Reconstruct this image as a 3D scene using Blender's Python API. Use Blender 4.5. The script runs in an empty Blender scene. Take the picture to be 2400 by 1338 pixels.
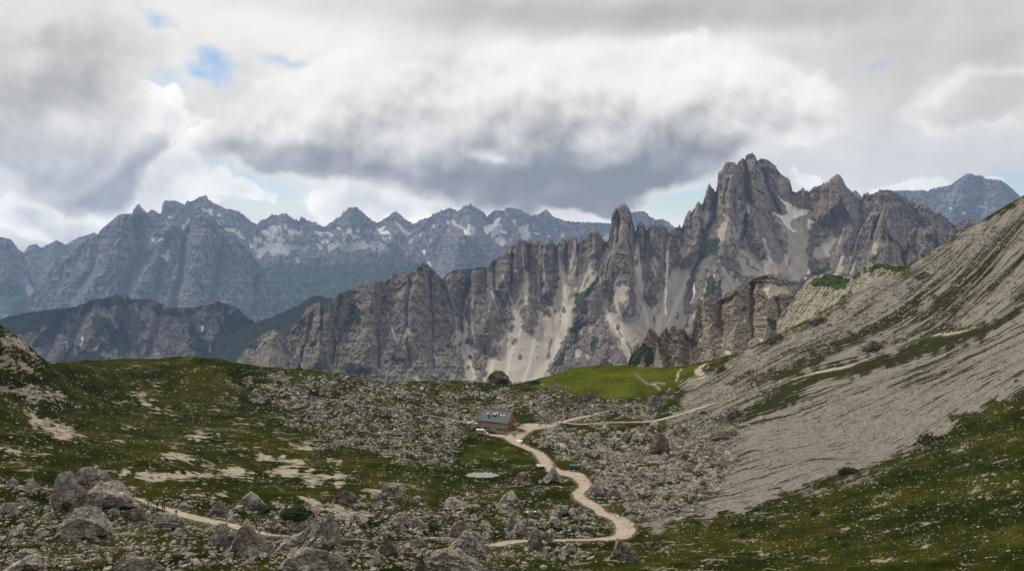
import bpy, math, random
import numpy as np
from mathutils import Vector, Matrix

scene = bpy.context.scene
# ------------------------------------------------------------------ camera
W0, H0, F0 = 2400.0, 1338.0, 2000.0          # photograph in pixels, focal length in pixels
PITCH = math.atan(144.0 / F0)
cam_data = bpy.data.cameras.new('camera')
cam = bpy.data.objects.new('camera', cam_data)
scene.collection.objects.link(cam)
cam.location = (0, 0, 0)
cam.rotation_euler = (math.radians(90) - PITCH, 0, 0)
cam_data.sensor_width = 36.0
cam_data.lens = 36.0 * F0 / W0
cam_data.clip_start = 0.5
cam_data.clip_end = 90000
scene.camera = cam
scene.view_settings.view_transform = 'Standard'
scene.view_settings.look = 'None'
scene.view_settings.gamma = 1
scene.view_settings.exposure = 0.0
scene.view_settings.use_curve_mapping = False
scene.cycles.use_denoising = True
scene.cycles.max_bounces = 5
scene.cycles.diffuse_bounces = 2
scene.cycles.glossy_bounces = 2
scene.cycles.transmission_bounces = 2
scene.cycles.volume_bounces = 0
scene.cycles.transparent_max_bounces = 6

SUN_EL, SUN_AZ = 50.0, -58.0      # azimuth measured from straight ahead, negative = to the left


class E:
    """tiny wrapper: arithmetic on node sockets"""
    nt = None

    def __init__(s, k): s.k = k

    @staticmethod
    def m(op, *a, clamp=False):
        n = E.nt.nodes.new('ShaderNodeMath'); n.operation = op; n.use_clamp = clamp
        for i, v in enumerate(a):
            if isinstance(v, E): E.nt.links.new(v.k, n.inputs[i])
            else: n.inputs[i].default_value = float(v)
        return E(n.outputs[0])

    def __add__(s, o): return E.m('ADD', s, o)
    __radd__ = __add__
    def __sub__(s, o): return E.m('SUBTRACT', s, o)
    def __rsub__(s, o): return E.m('SUBTRACT', o, s)
    def __mul__(s, o): return E.m('MULTIPLY', s, o)
    __rmul__ = __mul__
    def __truediv__(s, o): return E.m('DIVIDE', s, o)
    def sat(s): return E.m('ADD', s, 0.0, clamp=True)


def sstep(e, a, b, o0=0.0, o1=1.0):
    n = E.nt.nodes.new('ShaderNodeMapRange'); n.interpolation_type = 'SMOOTHSTEP'; n.clamp = True
    E.nt.links.new(e.k, n.inputs[0])
    for i, v in zip((1, 2, 3, 4), (a, b, o0, o1)): n.inputs[i].default_value = v
    return E(n.outputs[0])


def comb(x, y, z=0.0):
    n = E.nt.nodes.new('ShaderNodeCombineXYZ')
    for i, v in enumerate((x, y, z)):
        if isinstance(v, E): E.nt.links.new(v.k, n.inputs[i])
        else: n.inputs[i].default_value = v
    return E(n.outputs[0])


def noise(vec, scale, detail=6, rough=0.55, dist=0.0, lac=2.0, color=False):
    n = E.nt.nodes.new('ShaderNodeTexNoise'); n.noise_dimensions = '3D'
    E.nt.links.new(vec.k, n.inputs['Vector'])
    n.inputs['Scale'].default_value = scale; n.inputs['Detail'].default_value = detail
    n.inputs['Roughness'].default_value = rough; n.inputs['Distortion'].default_value = dist
    n.inputs['Lacunarity'].default_value = lac
    return E(n.outputs['Color' if color else 'Fac'])


def voro(vec, scale, feature='F1', out='Distance', rnd=1.0):
    n = E.nt.nodes.new('ShaderNodeTexVoronoi'); n.feature = feature
    E.nt.links.new(vec.k, n.inputs['Vector']); n.inputs['Scale'].default_value = scale
    n.inputs['Randomness'].default_value = rnd
    return E(n.outputs[out])


def vscale(vec, s):
    n = E.nt.nodes.new('ShaderNodeVectorMath'); n.operation = 'MULTIPLY'
    E.nt.links.new(vec.k, n.inputs[0]); n.inputs[1].default_value = s
    return E(n.outputs[0])


def vadd(a, b):
    n = E.nt.nodes.new('ShaderNodeVectorMath'); n.operation = 'ADD'
    E.nt.links.new(a.k, n.inputs[0])
    if isinstance(b, E): E.nt.links.new(b.k, n.inputs[1])
    else: n.inputs[1].default_value = b
    return E(n.outputs[0])


def mix(f, a, b, mode='MIX'):
    n = E.nt.nodes.new('ShaderNodeMix'); n.data_type = 'RGBA'; n.blend_type = mode
    if isinstance(f, E): E.nt.links.new(f.k, n.inputs[0])
    else: n.inputs[0].default_value = f
    for i, v in ((6, a), (7, b)):
        if isinstance(v, E): E.nt.links.new(v.k, n.inputs[i])
        else: n.inputs[i].default_value = (v[0], v[1], v[2], 1)
    return E(n.outputs[2])


def ramp(e, stops):
    n = E.nt.nodes.new('ShaderNodeValToRGB'); E.nt.links.new(e.k, n.inputs[0])
    cr = n.color_ramp
    while len(cr.elements) < len(stops): cr.elements.new(0.5)
    for el, (p, c) in zip(cr.elements, stops):
        el.position = p
        el.color = (c[0], c[1], c[2], 1) if hasattr(c, '__len__') else (c, c, c, 1)
    return E(n.outputs[0])


def attr(name, out='Fac'):
    n = E.nt.nodes.new('ShaderNodeAttribute'); n.attribute_name = name
    return E(n.outputs[out])


# pixel <-> world
CP, SP = math.cos(PITCH), math.sin(PITCH)


def pix_dir(px, py):
    cx = (np.asarray(px, float) - 1200.0) / F0; cy = (669.0 - np.asarray(py, float)) / F0
    return cx, CP + cy * SP, -SP + cy * CP


def at(px, py, D):
    """world point seen at photograph pixel (px, py) whose distance ahead is D"""
    x, y, z = pix_dir(px, py); s = np.asarray(D, float) / y
    return x * s, y * s, z * s


def to_pix(x, y, z):
    f = y * CP - z * SP; u = y * SP + z * CP
    return 1200 + F0 * x / f, 669 - F0 * u / f
# ------------------------------------------------------------------ sky (world)
def sky_uv(px, py):
    x, y, z = [float(v) for v in pix_dir(px, py)]
    return math.atan2(x, y) * 2000, z / math.hypot(x, y) * 2000


world = bpy.data.worlds.new('World'); scene.world = world; world.use_nodes = True
nt = world.node_tree; nt.nodes.clear(); E.nt = nt
tc = nt.nodes.new('ShaderNodeTexCoord'); sx = nt.nodes.new('ShaderNodeSeparateXYZ')
nt.links.new(tc.outputs['Generated'], sx.inputs[0])
X, Y, Z = (E(sx.outputs[i]) for i in range(3))
hyp = E.m('MAXIMUM', E.m('SQRT', X * X + Y * Y), 0.08)
U = E.m('ARCTAN2', X, Y) * 2000.0
V = (Z / hyp) * 2000.0
P = comb(U * 0.001, V * 0.001, 0.0)              # 1 unit = 1000 photograph pixels
w1 = vscale(vadd(noise(P, 3.1, 4, 0.5, color=True), (-0.5, -0.5, -0.5)), (0.34, 0.24, 0))
w2 = vscale(vadd(noise(vadd(P, (3.1, 7.7, 2.0)), 10.0, 6, 0.55, color=True), (-0.5, -0.5, -0.5)), (0.07, 0.06, 0))
PW = vadd(vadd(P, w1), w2)                       # warped: billows
sw = nt.nodes.new('ShaderNodeSeparateXYZ'); nt.links.new(PW.k, sw.inputs[0])
UW, VW = E(sw.outputs[0]) * 1000.0, E(sw.outputs[1]) * 1000.0
PE = vadd(P, vscale(w2, (0.9, 0.9, 0)))


def billow(vec, scale, detail, rough=0.5):
    n = nt.nodes.new('ShaderNodeTexVoronoi'); n.feature = 'SMOOTH_F1'; n.voronoi_dimensions = '2D'; n.normalize = True
    nt.links.new(vec.k, n.inputs['Vector']); n.inputs['Scale'].default_value = scale; n.inputs['Detail'].default_value = detail
    n.inputs['Roughness'].default_value = rough; n.inputs['Smoothness'].default_value = 0.35; n.inputs['Lacunarity'].default_value = 2.1
    return E(n.outputs['Distance'])


PE = vadd(P, vscale(w1, (0.3, 0.3, 0)))
bl = 1.0 - billow(PE, 3.8, 4.0, 0.46) * 1.6      # round heads, 0..1
bl2 = 1.0 - billow(vadd(PE, (-0.016, 0.027, 0)), 3.8, 4.0, 0.46) * 1.6
emb = bl - bl2                                   # the side towards the light of every head
_a, _b = noise(PE, 2.2, 3, 0.5), noise(vadd(PE, (-0.03, 0.05, 0)), 2.2, 3, 0.5)
emb2 = _a - _b
PS = vadd(P, vscale(vadd(w1, w2), (0.6, 0.6, 0)))


_s = nt.nodes.new('ShaderNodeSeparateXYZ'); nt.links.new(PS.k, _s.inputs[0])
PSu, PSv = E(_s.outputs[0]) * 1000.0, E(_s.outputs[1]) * 1000.0


def blob(px, py, rx, ry, u=None, v=None):
    cu, cv = sky_uv(px, py)
    a = ((u or UW) - cu) * (1.0 / rx); b = ((v or VW) - cv) * (1.0 / ry)
    return E.m('POWER', 2.71828, (a * a + b * b) * -1.0)


def blobs(lst, u=None, v=None):
    s = None
    for (px, py, rx, ry, a) in lst:
        t = blob(px, py, rx, ry, u, v) * a
        s = t if s is None else s + t
    return s


sky = nt.nodes.new('ShaderNodeTexSky'); sky.sky_type = 'NISHITA'; sky.sun_disc = False
sky.sun_elevation = math.radians(SUN_EL); sky.sun_rotation = math.radians(SUN_AZ)
sky.altitude = 2400; sky.dust_density = 1.2; sky.air_density = 1.0
hs = mix(1.0, E(sky.outputs[0]), (0.105, 0.105, 0.105), 'MULTIPLY')
blue = mix(sstep(V, 0, 330), mix(0.55, hs, (0.42, 0.56, 0.62)), hs)
nA = noise(P, 2.3, 8, 0.55); nB = noise(vadd(P, (5, 1, 3)), 7.0, 8, 0.62); nC = noise(vadd(P, (9, 4, 1)), 22.0, 6, 0.6)
streak = noise(vscale(vadd(PS, (1.7, 2.2, 0)), (1.0, 5.0, 1)), 1.7, 6, 0.52)
low = 1.0 - sstep(V, 120, 420)
# 1. thin streaky stratus, thick overhead, opening towards the horizon
holes = blobs([(530, 160, 56, 22, .72), (470, 185, 60, 14, .6), (360, 70, 46, 18, .55), (670, 145, 60, 14, .5), (780, 168, 60, 16, .3), (290, 188, 75, 16, .42),
               (320, 218, 70, 14, .6), (400, 252, 70, 16, .36), (570, 424, 70, 20, 1.2), (125, 390, 40, 34, .9), (15, 410, 40, 46, .8), (850, 405, 45, 14, .35), (600, 480, 190, 36, .75), (700, 455, 120, 12, .3),
               (1600, 470, 95, 55, 1.3), (2000, 440, 130, 16, .16), (2390, 440, 80, 45, 1.1), (2380, 400, 60, 16, .3), (120, 545, 120, 34, .8), (1000, 490, 80, 22, .2), (1930, 390, 200, 16, .14), (1960, 180, 150, 18, .22), (1150, 500, 40, 20, .2)], UW, VW)
cov = 1.0 - sstep(holes + (nB - 0.5) * 1.5 + (nC - 0.5) * 0.6 + (streak - 0.5) * 0.5, 0.05, 0.95)
wl = 0.68 + (streak - 0.5) * (low * 0.22 + 0.14) + (nA - 0.5) * 0.30 + (nB - 0.5) * 0.14
wl = wl - blobs([(1650, 45, 520, 52, .21), (1250, 20, 500, 38, .12), (2250, 70, 330, 80, .13), (2150, 190, 300, 60, .07), (2250, 330, 350, 60, .05), (900, 60, 120, 60, .02)], U, V)
wl = wl + blobs([(560, 40, 330, 60, .10), (1500, 105, 420, 26, .15), (900, 130, 150, 60, .08), (2300, 25, 160, 20, -.02)], U, V) + emb * 0.12 + emb2 * 0.5
white = mix(1.0, comb(wl, wl, wl), (1.0, 1.0, 0.998), 'MULTIPLY')
col = mix(cov, blue, white)


def puff(col, shapes, lo, hi, bright, dark, tint, nz=0.55, dk=None, top=None, bot=None, embs=1.5, edge=0.06, u=None, v=None):
    """a cloud body: soft union of blobs, frayed by noise; bright where it is thin and high, dark towards its base"""
    f = blobs(shapes, u, v)
    body = f + (bl - 0.45) * nz * 0.9 + (nB - 0.5) * nz * 1.0 + (nC - 0.5) * nz * 0.8 + (nA - 0.5) * nz * 0.5
    msk = sstep(body, lo - 0.04, hi + edge)
    t0, b0 = sky_uv(1200, top)[1], sky_uv(1200, bot)[1]
    hgt = sstep(VW + (nA - 0.5) * 260.0 + (bl - 0.45) * 110.0, b0, t0)            # 0 at the base, 1 at the top
    core = sstep(body, lo + 0.05, hi + 0.75)
    d = core * (1.0 - hgt * 0.75)
    if dk is not None: d = d * 0.72 + blobs(dk, PSu, PSv) * 1.0
    d = sstep(d - emb * (embs * 0.9) - emb2 * (embs * 1.0) - (nB - 0.5) * 0.12, -0.15, 1.2)
    c = mix(d, (bright, bright * 0.998, bright * 0.995), tint)
    g_ = 1.0 + emb * 0.35 + emb2 * 0.5 + (nB - 0.5) * 0.10 + (nA - 0.5) * 0.15
    return mix(msk, col, mix(1.0, c, comb(g_, g_, g_), 'MULTIPLY'))


# 2. distant cumulus bank over the mountains
col = puff(col, [(440, 470, 130, 62, 1.0), (420, 380, 90, 60, .9), (60, 505, 120, 46, 1), (180, 520, 90, 34, .8), (830, 465, 95, 52, 1.1), (920, 470, 110, 44, 1), (1060, 470, 110, 40, .9), (1190, 480, 80, 30, .7), (590, 450, 34, 30, .65), (2110, 402, 62, 28, 1.1),
                 (2080, 425, 90, 30, .7), (1240, 470, 60, 26, .8), (2300, 410, 70, 30, .7), (1880, 425, 60, 22, .6), (480, 300, 80, 60, .45)],
           0.42, 0.58, 0.92, 0.5, (0.50, 0.525, 0.56), nz=0.8, top=380, bot=600)
# 3. sunlit cumulus tower on the left with a dark blue-grey shaft
col = puff(col, [(320, 255, 62, 42, 1.1), (240, 225, 42, 26, .8), (370, 290, 36, 44, .9), (290, 300, 70, 50, .8), (430, 270, 60, 34, .5)], 0.42, 0.6, 0.90, 0.5, (0.60, 0.60, 0.63), nz=0.6, top=230, bot=380)
col = puff(col, [(320, 335, 62, 48, 1.2), (250, 400, 90, 60, 1.2), (320, 430, 52, 44, 1.0), (160, 450, 85, 30, .7), (365, 310, 34, 40, .8)], 0.42, 0.85, 0.60, 0.36, (0.31, 0.32, 0.38), nz=0.55, top=240, bot=420)
# 4. big grey cloud in the upper left corner
col = puff(col, [(90, 120, 170, 110, 1.15), (40, 260, 170, 110, 1.1), (150, 300, 120, 70, .9), (230, 110, 100, 70, .5), (90, 380, 90, 50, .8), (-150, 200, 200, 200, 1)], 0.42, 0.98, 0.66, 0.40, (0.33, 0.33, 0.34), nz=0.5, top=150, bot=330,
           dk=[(130, 160, 110, 60, .35), (60, 230, 100, 60, .3), (150, 290, 90, 40, -.35)])
# 5. the long dark cloud over the centre
col = puff(col, [(640, 280, 140, 90, 1.15), (620, 360, 130, 36, .9), (760, 380, 130, 38, 1.0), (820, 230, 130, 80, 1.1), (900, 300, 160, 100, 1.2), (1080, 290, 140, 110, 1.1), (1150, 400, 190, 62, 1.3), (1250, 250, 200, 120, 1.1), (1350, 420, 190, 66, 1.3),
                 (1400, 240, 220, 130, 1.2), (1620, 240, 220, 105, 1.2), (1800, 220, 130, 80, 1.0), (1560, 360, 180, 60, 1.1), (1330, 480, 110, 22, 1.0), (1400, 500, 80, 26, .8), (1640, 380, 80, 40, .6), (1860, 300, 60, 30, .5)],
           0.42, 0.72, 0.80, 0.26, (0.185, 0.185, 0.187), nz=0.5, top=200, bot=440,
           dk=[(1400, 420, 260, 60, .45), (1500, 330, 200, 60, .2), (760, 370, 130, 30, .3), (1100, 420, 160, 40, .25), (860, 320, 100, 50, .2), (620, 330, 120, 40, .1), (1330, 490, 150, 30, .35),
               (1450, 160, 260, 60, -.35), (1830, 180, 80, 80, -.2), (1220, 110, 200, 60, -.3), (850, 190, 150, 50, -.3), (640, 240, 90, 60, -.2), (1120, 358, 26, 14, -.75), (1150, 368, 20, 9, -.5), (1580, 250, 120, 30, -.15)])
# 6. pale heap cloud on the right
col = puff(col, [(2330, 215, 130, 50, 1.1), (2240, 250, 120, 36, 1.0), (2420, 260, 100, 40, 1)], 0.42, 0.9, 0.76, 0.5, (0.56, 0.55, 0.54), nz=0.5, top=190, bot=290)
lift = 1.0 + E.m('POWER', 2.71828, V * -0.0060) * 0.55                # seen through the most air
col = mix(1.0, col, comb(lift * 1.0, lift * 0.965, lift * 0.905), 'MULTIPLY')
below = sstep(Z, -0.06, 0.0)
col = mix(below, (0.16, 0.18, 0.19), col)
bg = nt.nodes.new('ShaderNodeBackground'); nt.links.new(col.k, bg.inputs[0]); bg.inputs[1].default_value = 1.26
wo = nt.nodes.new('ShaderNodeOutputWorld'); nt.links.new(bg.outputs[0], wo.inputs[0])
world.cycles.sampling_method = 'MANUAL'; world.cycles.sample_map_resolution = 512

# ------------------------------------------------------------------ sun through a gap in the clouds
sun_d = bpy.data.lights.new('sun', 'SUN'); sun_d.energy = 2.3; sun_d.angle = math.radians(1.5); sun_d.color = (1.0, 0.95, 0.86)
sun = bpy.data.objects.new('sun', sun_d); scene.collection.objects.link(sun)
_e, _a = math.radians(SUN_EL), math.radians(SUN_AZ)
to_sun = Vector((math.sin(_a) * math.cos(_e), math.cos(_a) * math.cos(_e), math.sin(_e)))
sun.rotation_euler = to_sun.to_track_quat('Z', 'Y').to_euler()
# ------------------------------------------------------------------ numeric tools
def _hash(ix, iy, seed):
    h = (ix.astype(np.int64) * 374761393 + iy.astype(np.int64) * 668265263 + seed * 974634777) & 0xFFFFFFFF
    h = ((h ^ (h >> 13)) * 1274126177) & 0xFFFFFFFF
    return ((h ^ (h >> 16)) & 0xFFFFFF) / float(0x1000000)


def gnoise(x, y, seed=0):
    """gradient noise, about -1..1"""
    ix, iy = np.floor(x), np.floor(y); fx, fy = x - ix, y - iy
    u, v = fx * fx * fx * (fx * (fx * 6 - 15) + 10), fy * fy * fy * (fy * (fy * 6 - 15) + 10)
    def g(dx, dy):
        a = _hash(ix + dx, iy + dy, seed) * (2 * math.pi)
        return np.cos(a) * (fx - dx) + np.sin(a) * (fy - dy)
    a, b, c, d = g(0, 0), g(1, 0), g(0, 1), g(1, 1)
    return 1.5 * ((a + (b - a) * u) + ((c + (d - c) * u) - (a + (b - a) * u)) * v)


def fbm(x, y, seed=0, o=5, g=0.5, l=2.03):
    s, a, t = 0, 1.0, 0.0
    for i in range(o):
        s = s + a * gnoise(x, y, seed + i * 17); t += a; a *= g; x = x * l + 3.7; y = y * l - 1.9
    return s / t


def ridged(x, y, seed=0, o=5, g=0.55, l=2.07):
    """0..1, sharp crests"""
    s, a, t = 0, 1.0, 0.0
    for i in range(o):
        s = s + a * (1 - np.abs(gnoise(x, y, seed + i * 31))) ** 2; t += a; a *= g; x = x * l + 1.3; y = y * l + 5.1
    return s / t


def sm(x, a, b):
    t = np.clip((x - a) / (b - a), 0, 1); return t * t * (3 - 2 * t)


def poly_sdf(px, py, poly):
    """signed distance in the plane: negative inside"""
    shp = np.shape(px); px = np.ravel(px).astype(float); py = np.ravel(py).astype(float)
    P = np.asarray(poly, float); d = np.full(px.shape, 1e9); ins = np.zeros(px.shape, bool)
    lo, hi = P.min(0) - 80, P.max(0) + 80
    sel = (px > lo[0]) & (px < hi[0]) & (py > lo[1]) & (py < hi[1]); x, y = px[sel], py[sel]
    dd = np.full(x.shape, 1e9); ii = np.zeros(x.shape, bool)
    for i in range(len(P)):
        a, b = P[i], P[(i + 1) % len(P)]; e = b - a; w0, w1 = x - a[0], y - a[1]
        t = np.clip((w0 * e[0] + w1 * e[1]) / (e @ e + 1e-9), 0, 1)
        dd = np.minimum(dd, (w0 - e[0] * t) ** 2 + (w1 - e[1] * t) ** 2)
        c = (a[1] > y) != (b[1] > y)
        if abs(e[1]) > 1e-9: ii ^= c & (x < (b[0] - a[0]) * (y - a[1]) / (b[1] - a[1]) + a[0])
    d[sel] = np.sqrt(dd); ins[sel] = ii
    return np.where(ins, -d, d).reshape(shp)


def line_dist(x, y, line, vals=None):
    """distance to a polyline, optionally a value interpolated along it"""
    L = np.asarray(line, float); d = np.full(np.shape(x), 1e9); v = np.zeros(np.shape(x))
    for i in range(len(L) - 1):
        a, b = L[i, :2], L[i + 1, :2]; e = b - a
        t = np.clip(((x - a[0]) * e[0] + (y - a[1]) * e[1]) / (e @ e + 1e-9), 0, 1)
        q = np.hypot(x - a[0] - e[0] * t, y - a[1] - e[1] * t); c = q < d
        d = np.where(c, q, d)
        if vals is not None: v = np.where(c, vals[i] * (1 - t) + vals[i + 1] * t, v)
    return (d, v) if vals is not None else d


def soft(px, py, polys, w=5.0, wob=5.0, scale=22.0, seed=5):
    """0..1 coverage of the union of polygons, with a wandering edge"""
    if wob: n1 = fbm(px / scale, py / scale, seed, 4) * wob * 2
    else: n1 = 0
    m = np.zeros(np.shape(px))
    for p in polys: m = np.maximum(m, 1 - sm(poly_sdf(px, py, p) + n1, -w, w))
    return m


def mesh_np(name, verts, faces, mat=None, smooth=True, attrs=None, parent=None, kind=None, link=True):
    """faces: (n,3) or (n,4) integer array"""
    me = bpy.data.meshes.new(name); V_ = np.asarray(verts, np.float32).reshape(-1, 3); Fc = np.asarray(faces, np.int32)
    me.vertices.add(len(V_)); me.vertices.foreach_set('co', V_.ravel())
    k = Fc.shape[1]; me.loops.add(Fc.size); me.loops.foreach_set('vertex_index', Fc.ravel())
    me.polygons.add(len(Fc)); me.polygons.foreach_set('loop_start', np.arange(0, Fc.size, k, dtype=np.int32))
    me.polygons.foreach_set('use_smooth', np.full(len(Fc), bool(smooth)))
    me.update(calc_edges=True)
    for an, av in (attrs or {}).items():
        at_ = me.attributes.new(an, 'FLOAT', 'POINT'); at_.data.foreach_set('value', np.asarray(av, np.float32).ravel())
    if mat: me.materials.append(mat)
    ob = bpy.data.objects.new(name, me)
    if link: scene.collection.objects.link(ob)
    if parent: ob.parent = parent
    if kind: ob['kind'] = kind
    return ob


def grid_faces(nr, nc, off=0, flip=False):
    i = np.arange(nr - 1)[:, None] * nc + np.arange(nc - 1)[None, :] + off
    q = np.stack([i, i + 1, i + nc + 1, i + nc], -1).reshape(-1, 4)
    return q[:, ::-1] if flip else q


def blur1(a, w):
    """box-ish blur along the last axis"""
    k = np.hanning(2 * w + 3)[1:-1]; k /= k.sum()
    p = np.pad(a, [(0, 0)] * (a.ndim - 1) + [(w, w)], mode='edge')
    return np.apply_along_axis(lambda r: np.convolve(r, k, 'valid'), -1, p)


def new_mat(name):
    m = bpy.data.materials.new(name); m.use_nodes = True; nt = m.node_tree; nt.nodes.clear(); E.nt = nt
    out = nt.nodes.new('ShaderNodeOutputMaterial'); b = nt.nodes.new('ShaderNodeBsdfPrincipled')
    nt.links.new(b.outputs[0], out.inputs[0]); b.inputs['Roughness'].default_value = 0.95
    b.inputs['Specular IOR Level'].default_value = 0.15
    return m, b


def setc(b, col, rough=None, metal=None, spec=None):
    if isinstance(col, E): E.nt.links.new(col.k, b.inputs['Base Color'])
    else: b.inputs['Base Color'].default_value = (*col, 1)
    if rough is not None:
        if isinstance(rough, E): E.nt.links.new(rough.k, b.inputs['Roughness'])
        else: b.inputs['Roughness'].default_value = rough
    if metal is not None: b.inputs['Metallic'].default_value = metal
    if spec is not None: b.inputs['Specular IOR Level'].default_value = spec


def bump(b, h, dist, strength=1.0):
    n = E.nt.nodes.new('ShaderNodeBump'); E.nt.links.new(h.k, n.inputs['Height'])
    n.inputs['Distance'].default_value = dist; n.inputs['Strength'].default_value = strength
    E.nt.links.new(n.outputs[0], b.inputs['Normal'])


def pos():
    g = E.nt.nodes.new('ShaderNodeNewGeometry'); return E(g.outputs['Position'])


def simple_mat(name, col, rough=0.8, metal=0.0, var=0.12, scale=3.0, spec=0.3):
    m, b = new_mat(name); p = pos()
    f = noise(p, scale, 4, 0.6)
    setc(b, mix(f, tuple(c * (1 - var) for c in col), tuple(min(1, c * (1 + var)) for c in col)), rough, metal, spec)
    return m


def tag(o, label=None, cat=None, group=None, kind=None):
    if label: o['label'] = label
    if cat: o['category'] = cat
    if group: o['group'] = group
    if kind: o['kind'] = kind
    return o
# ------------------------------------------------------------------ mountain materials
def mountain_mat(name, rock, rock2, scree, veg, s=1.0, warm=(0.30, 0.20, 0.13), bumpd=6.0):
    """s = size in metres of the finest detail; attributes scree, snow, veg, warm come from the mesh"""
    m, b = new_mat(name); p = pos()
    pv = vscale(p, (1, 1, 0.22))
    n1 = noise(pv, 0.012 / s, 8, 0.68); n2 = noise(pv, 0.07 / s, 6, 0.65, dist=0.4); n3 = noise(p, 0.05 / s, 7, 0.7)
    led = noise(vscale(p, (0.25, 0.25, 2.2)), 0.035 / s, 6, 0.65); n4 = noise(pv, 0.22 / s, 5, 0.7)
    t = (n1 * 0.35 + n2 * 0.35 + led * 0.15 + n4 * 0.15)
    c = mix(sstep(t, 0.38, 0.64), rock2, rock)
    c = mix(sstep(noise(pv, 0.03 / s, 4, 0.6), 0.60, 0.42) * 0.0 + sstep(n2, 0.42, 0.30) * 0.55, c, tuple(v * 0.45 for v in rock2))
    cr = noise(vadd(pv, vscale(noise(p, 0.02 / s, 4, 0.6, color=True), (30 * s, 30 * s, 30 * s))), 0.035 / s, 3, 0.55)
    cv = sstep(E.m('ABSOLUTE', cr - 0.5), 0.018, 0.0); c = mix(cv * 0.6, c, tuple(v * 0.30 for v in rock2))
    wf = sstep(attr('warm') + (n2 - 0.5) * 1.3 + (n1 - 0.5) * 0.8, 0.52, 0.78) * 0.75
    c = mix(wf, c, warm)
    sf = sstep(attr('scree') + (n3 - 0.5) * 0.9, 0.40, 0.60)
    sc = mix(sstep(noise(p, 0.02 / s, 6, 0.6), 0.35, 0.65), tuple(v * 0.86 for v in scree), tuple(min(1, v * 1.1) for v in scree))
    sc = mix(sstep(attr('chan') + (n3 - 0.5) * 0.4, 0.15, 0.75) * 0.85, sc, tuple(min(1, v * 1.38) for v in scree))
    c = mix(sf, c, sc)
    vf = sstep(attr('veg') + (noise(p, 0.03 / s, 7, 0.7) - 0.5) * 1.6, 0.42, 0.62)
    vv = mix(sstep(n3, 0.3, 0.7), tuple(v * 0.55 for v in veg), tuple(v * 1.5 for v in veg))
    c = mix(vf, c, vv)
    nf = sstep(attr('snow') + (n3 - 0.5) * 0.8, 0.44, 0.56)
    c = mix(nf, c, (0.90, 0.84, 0.79))
    setc(b, c, 0.95)
    h = (n2 * 1.1 + n1 * 1.2 + led * 0.25 + n3 * 0.6 + n4 * 0.9 - cv * 0.5) * (1.0 - sf * 0.85) * (1.0 - nf * 0.9)
    bump(b, h, bumpd * s, 1.0)
    return m


def parse(s):
    return [tuple(float(v) for v in q.split(',')) for q in s.split()]


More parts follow.
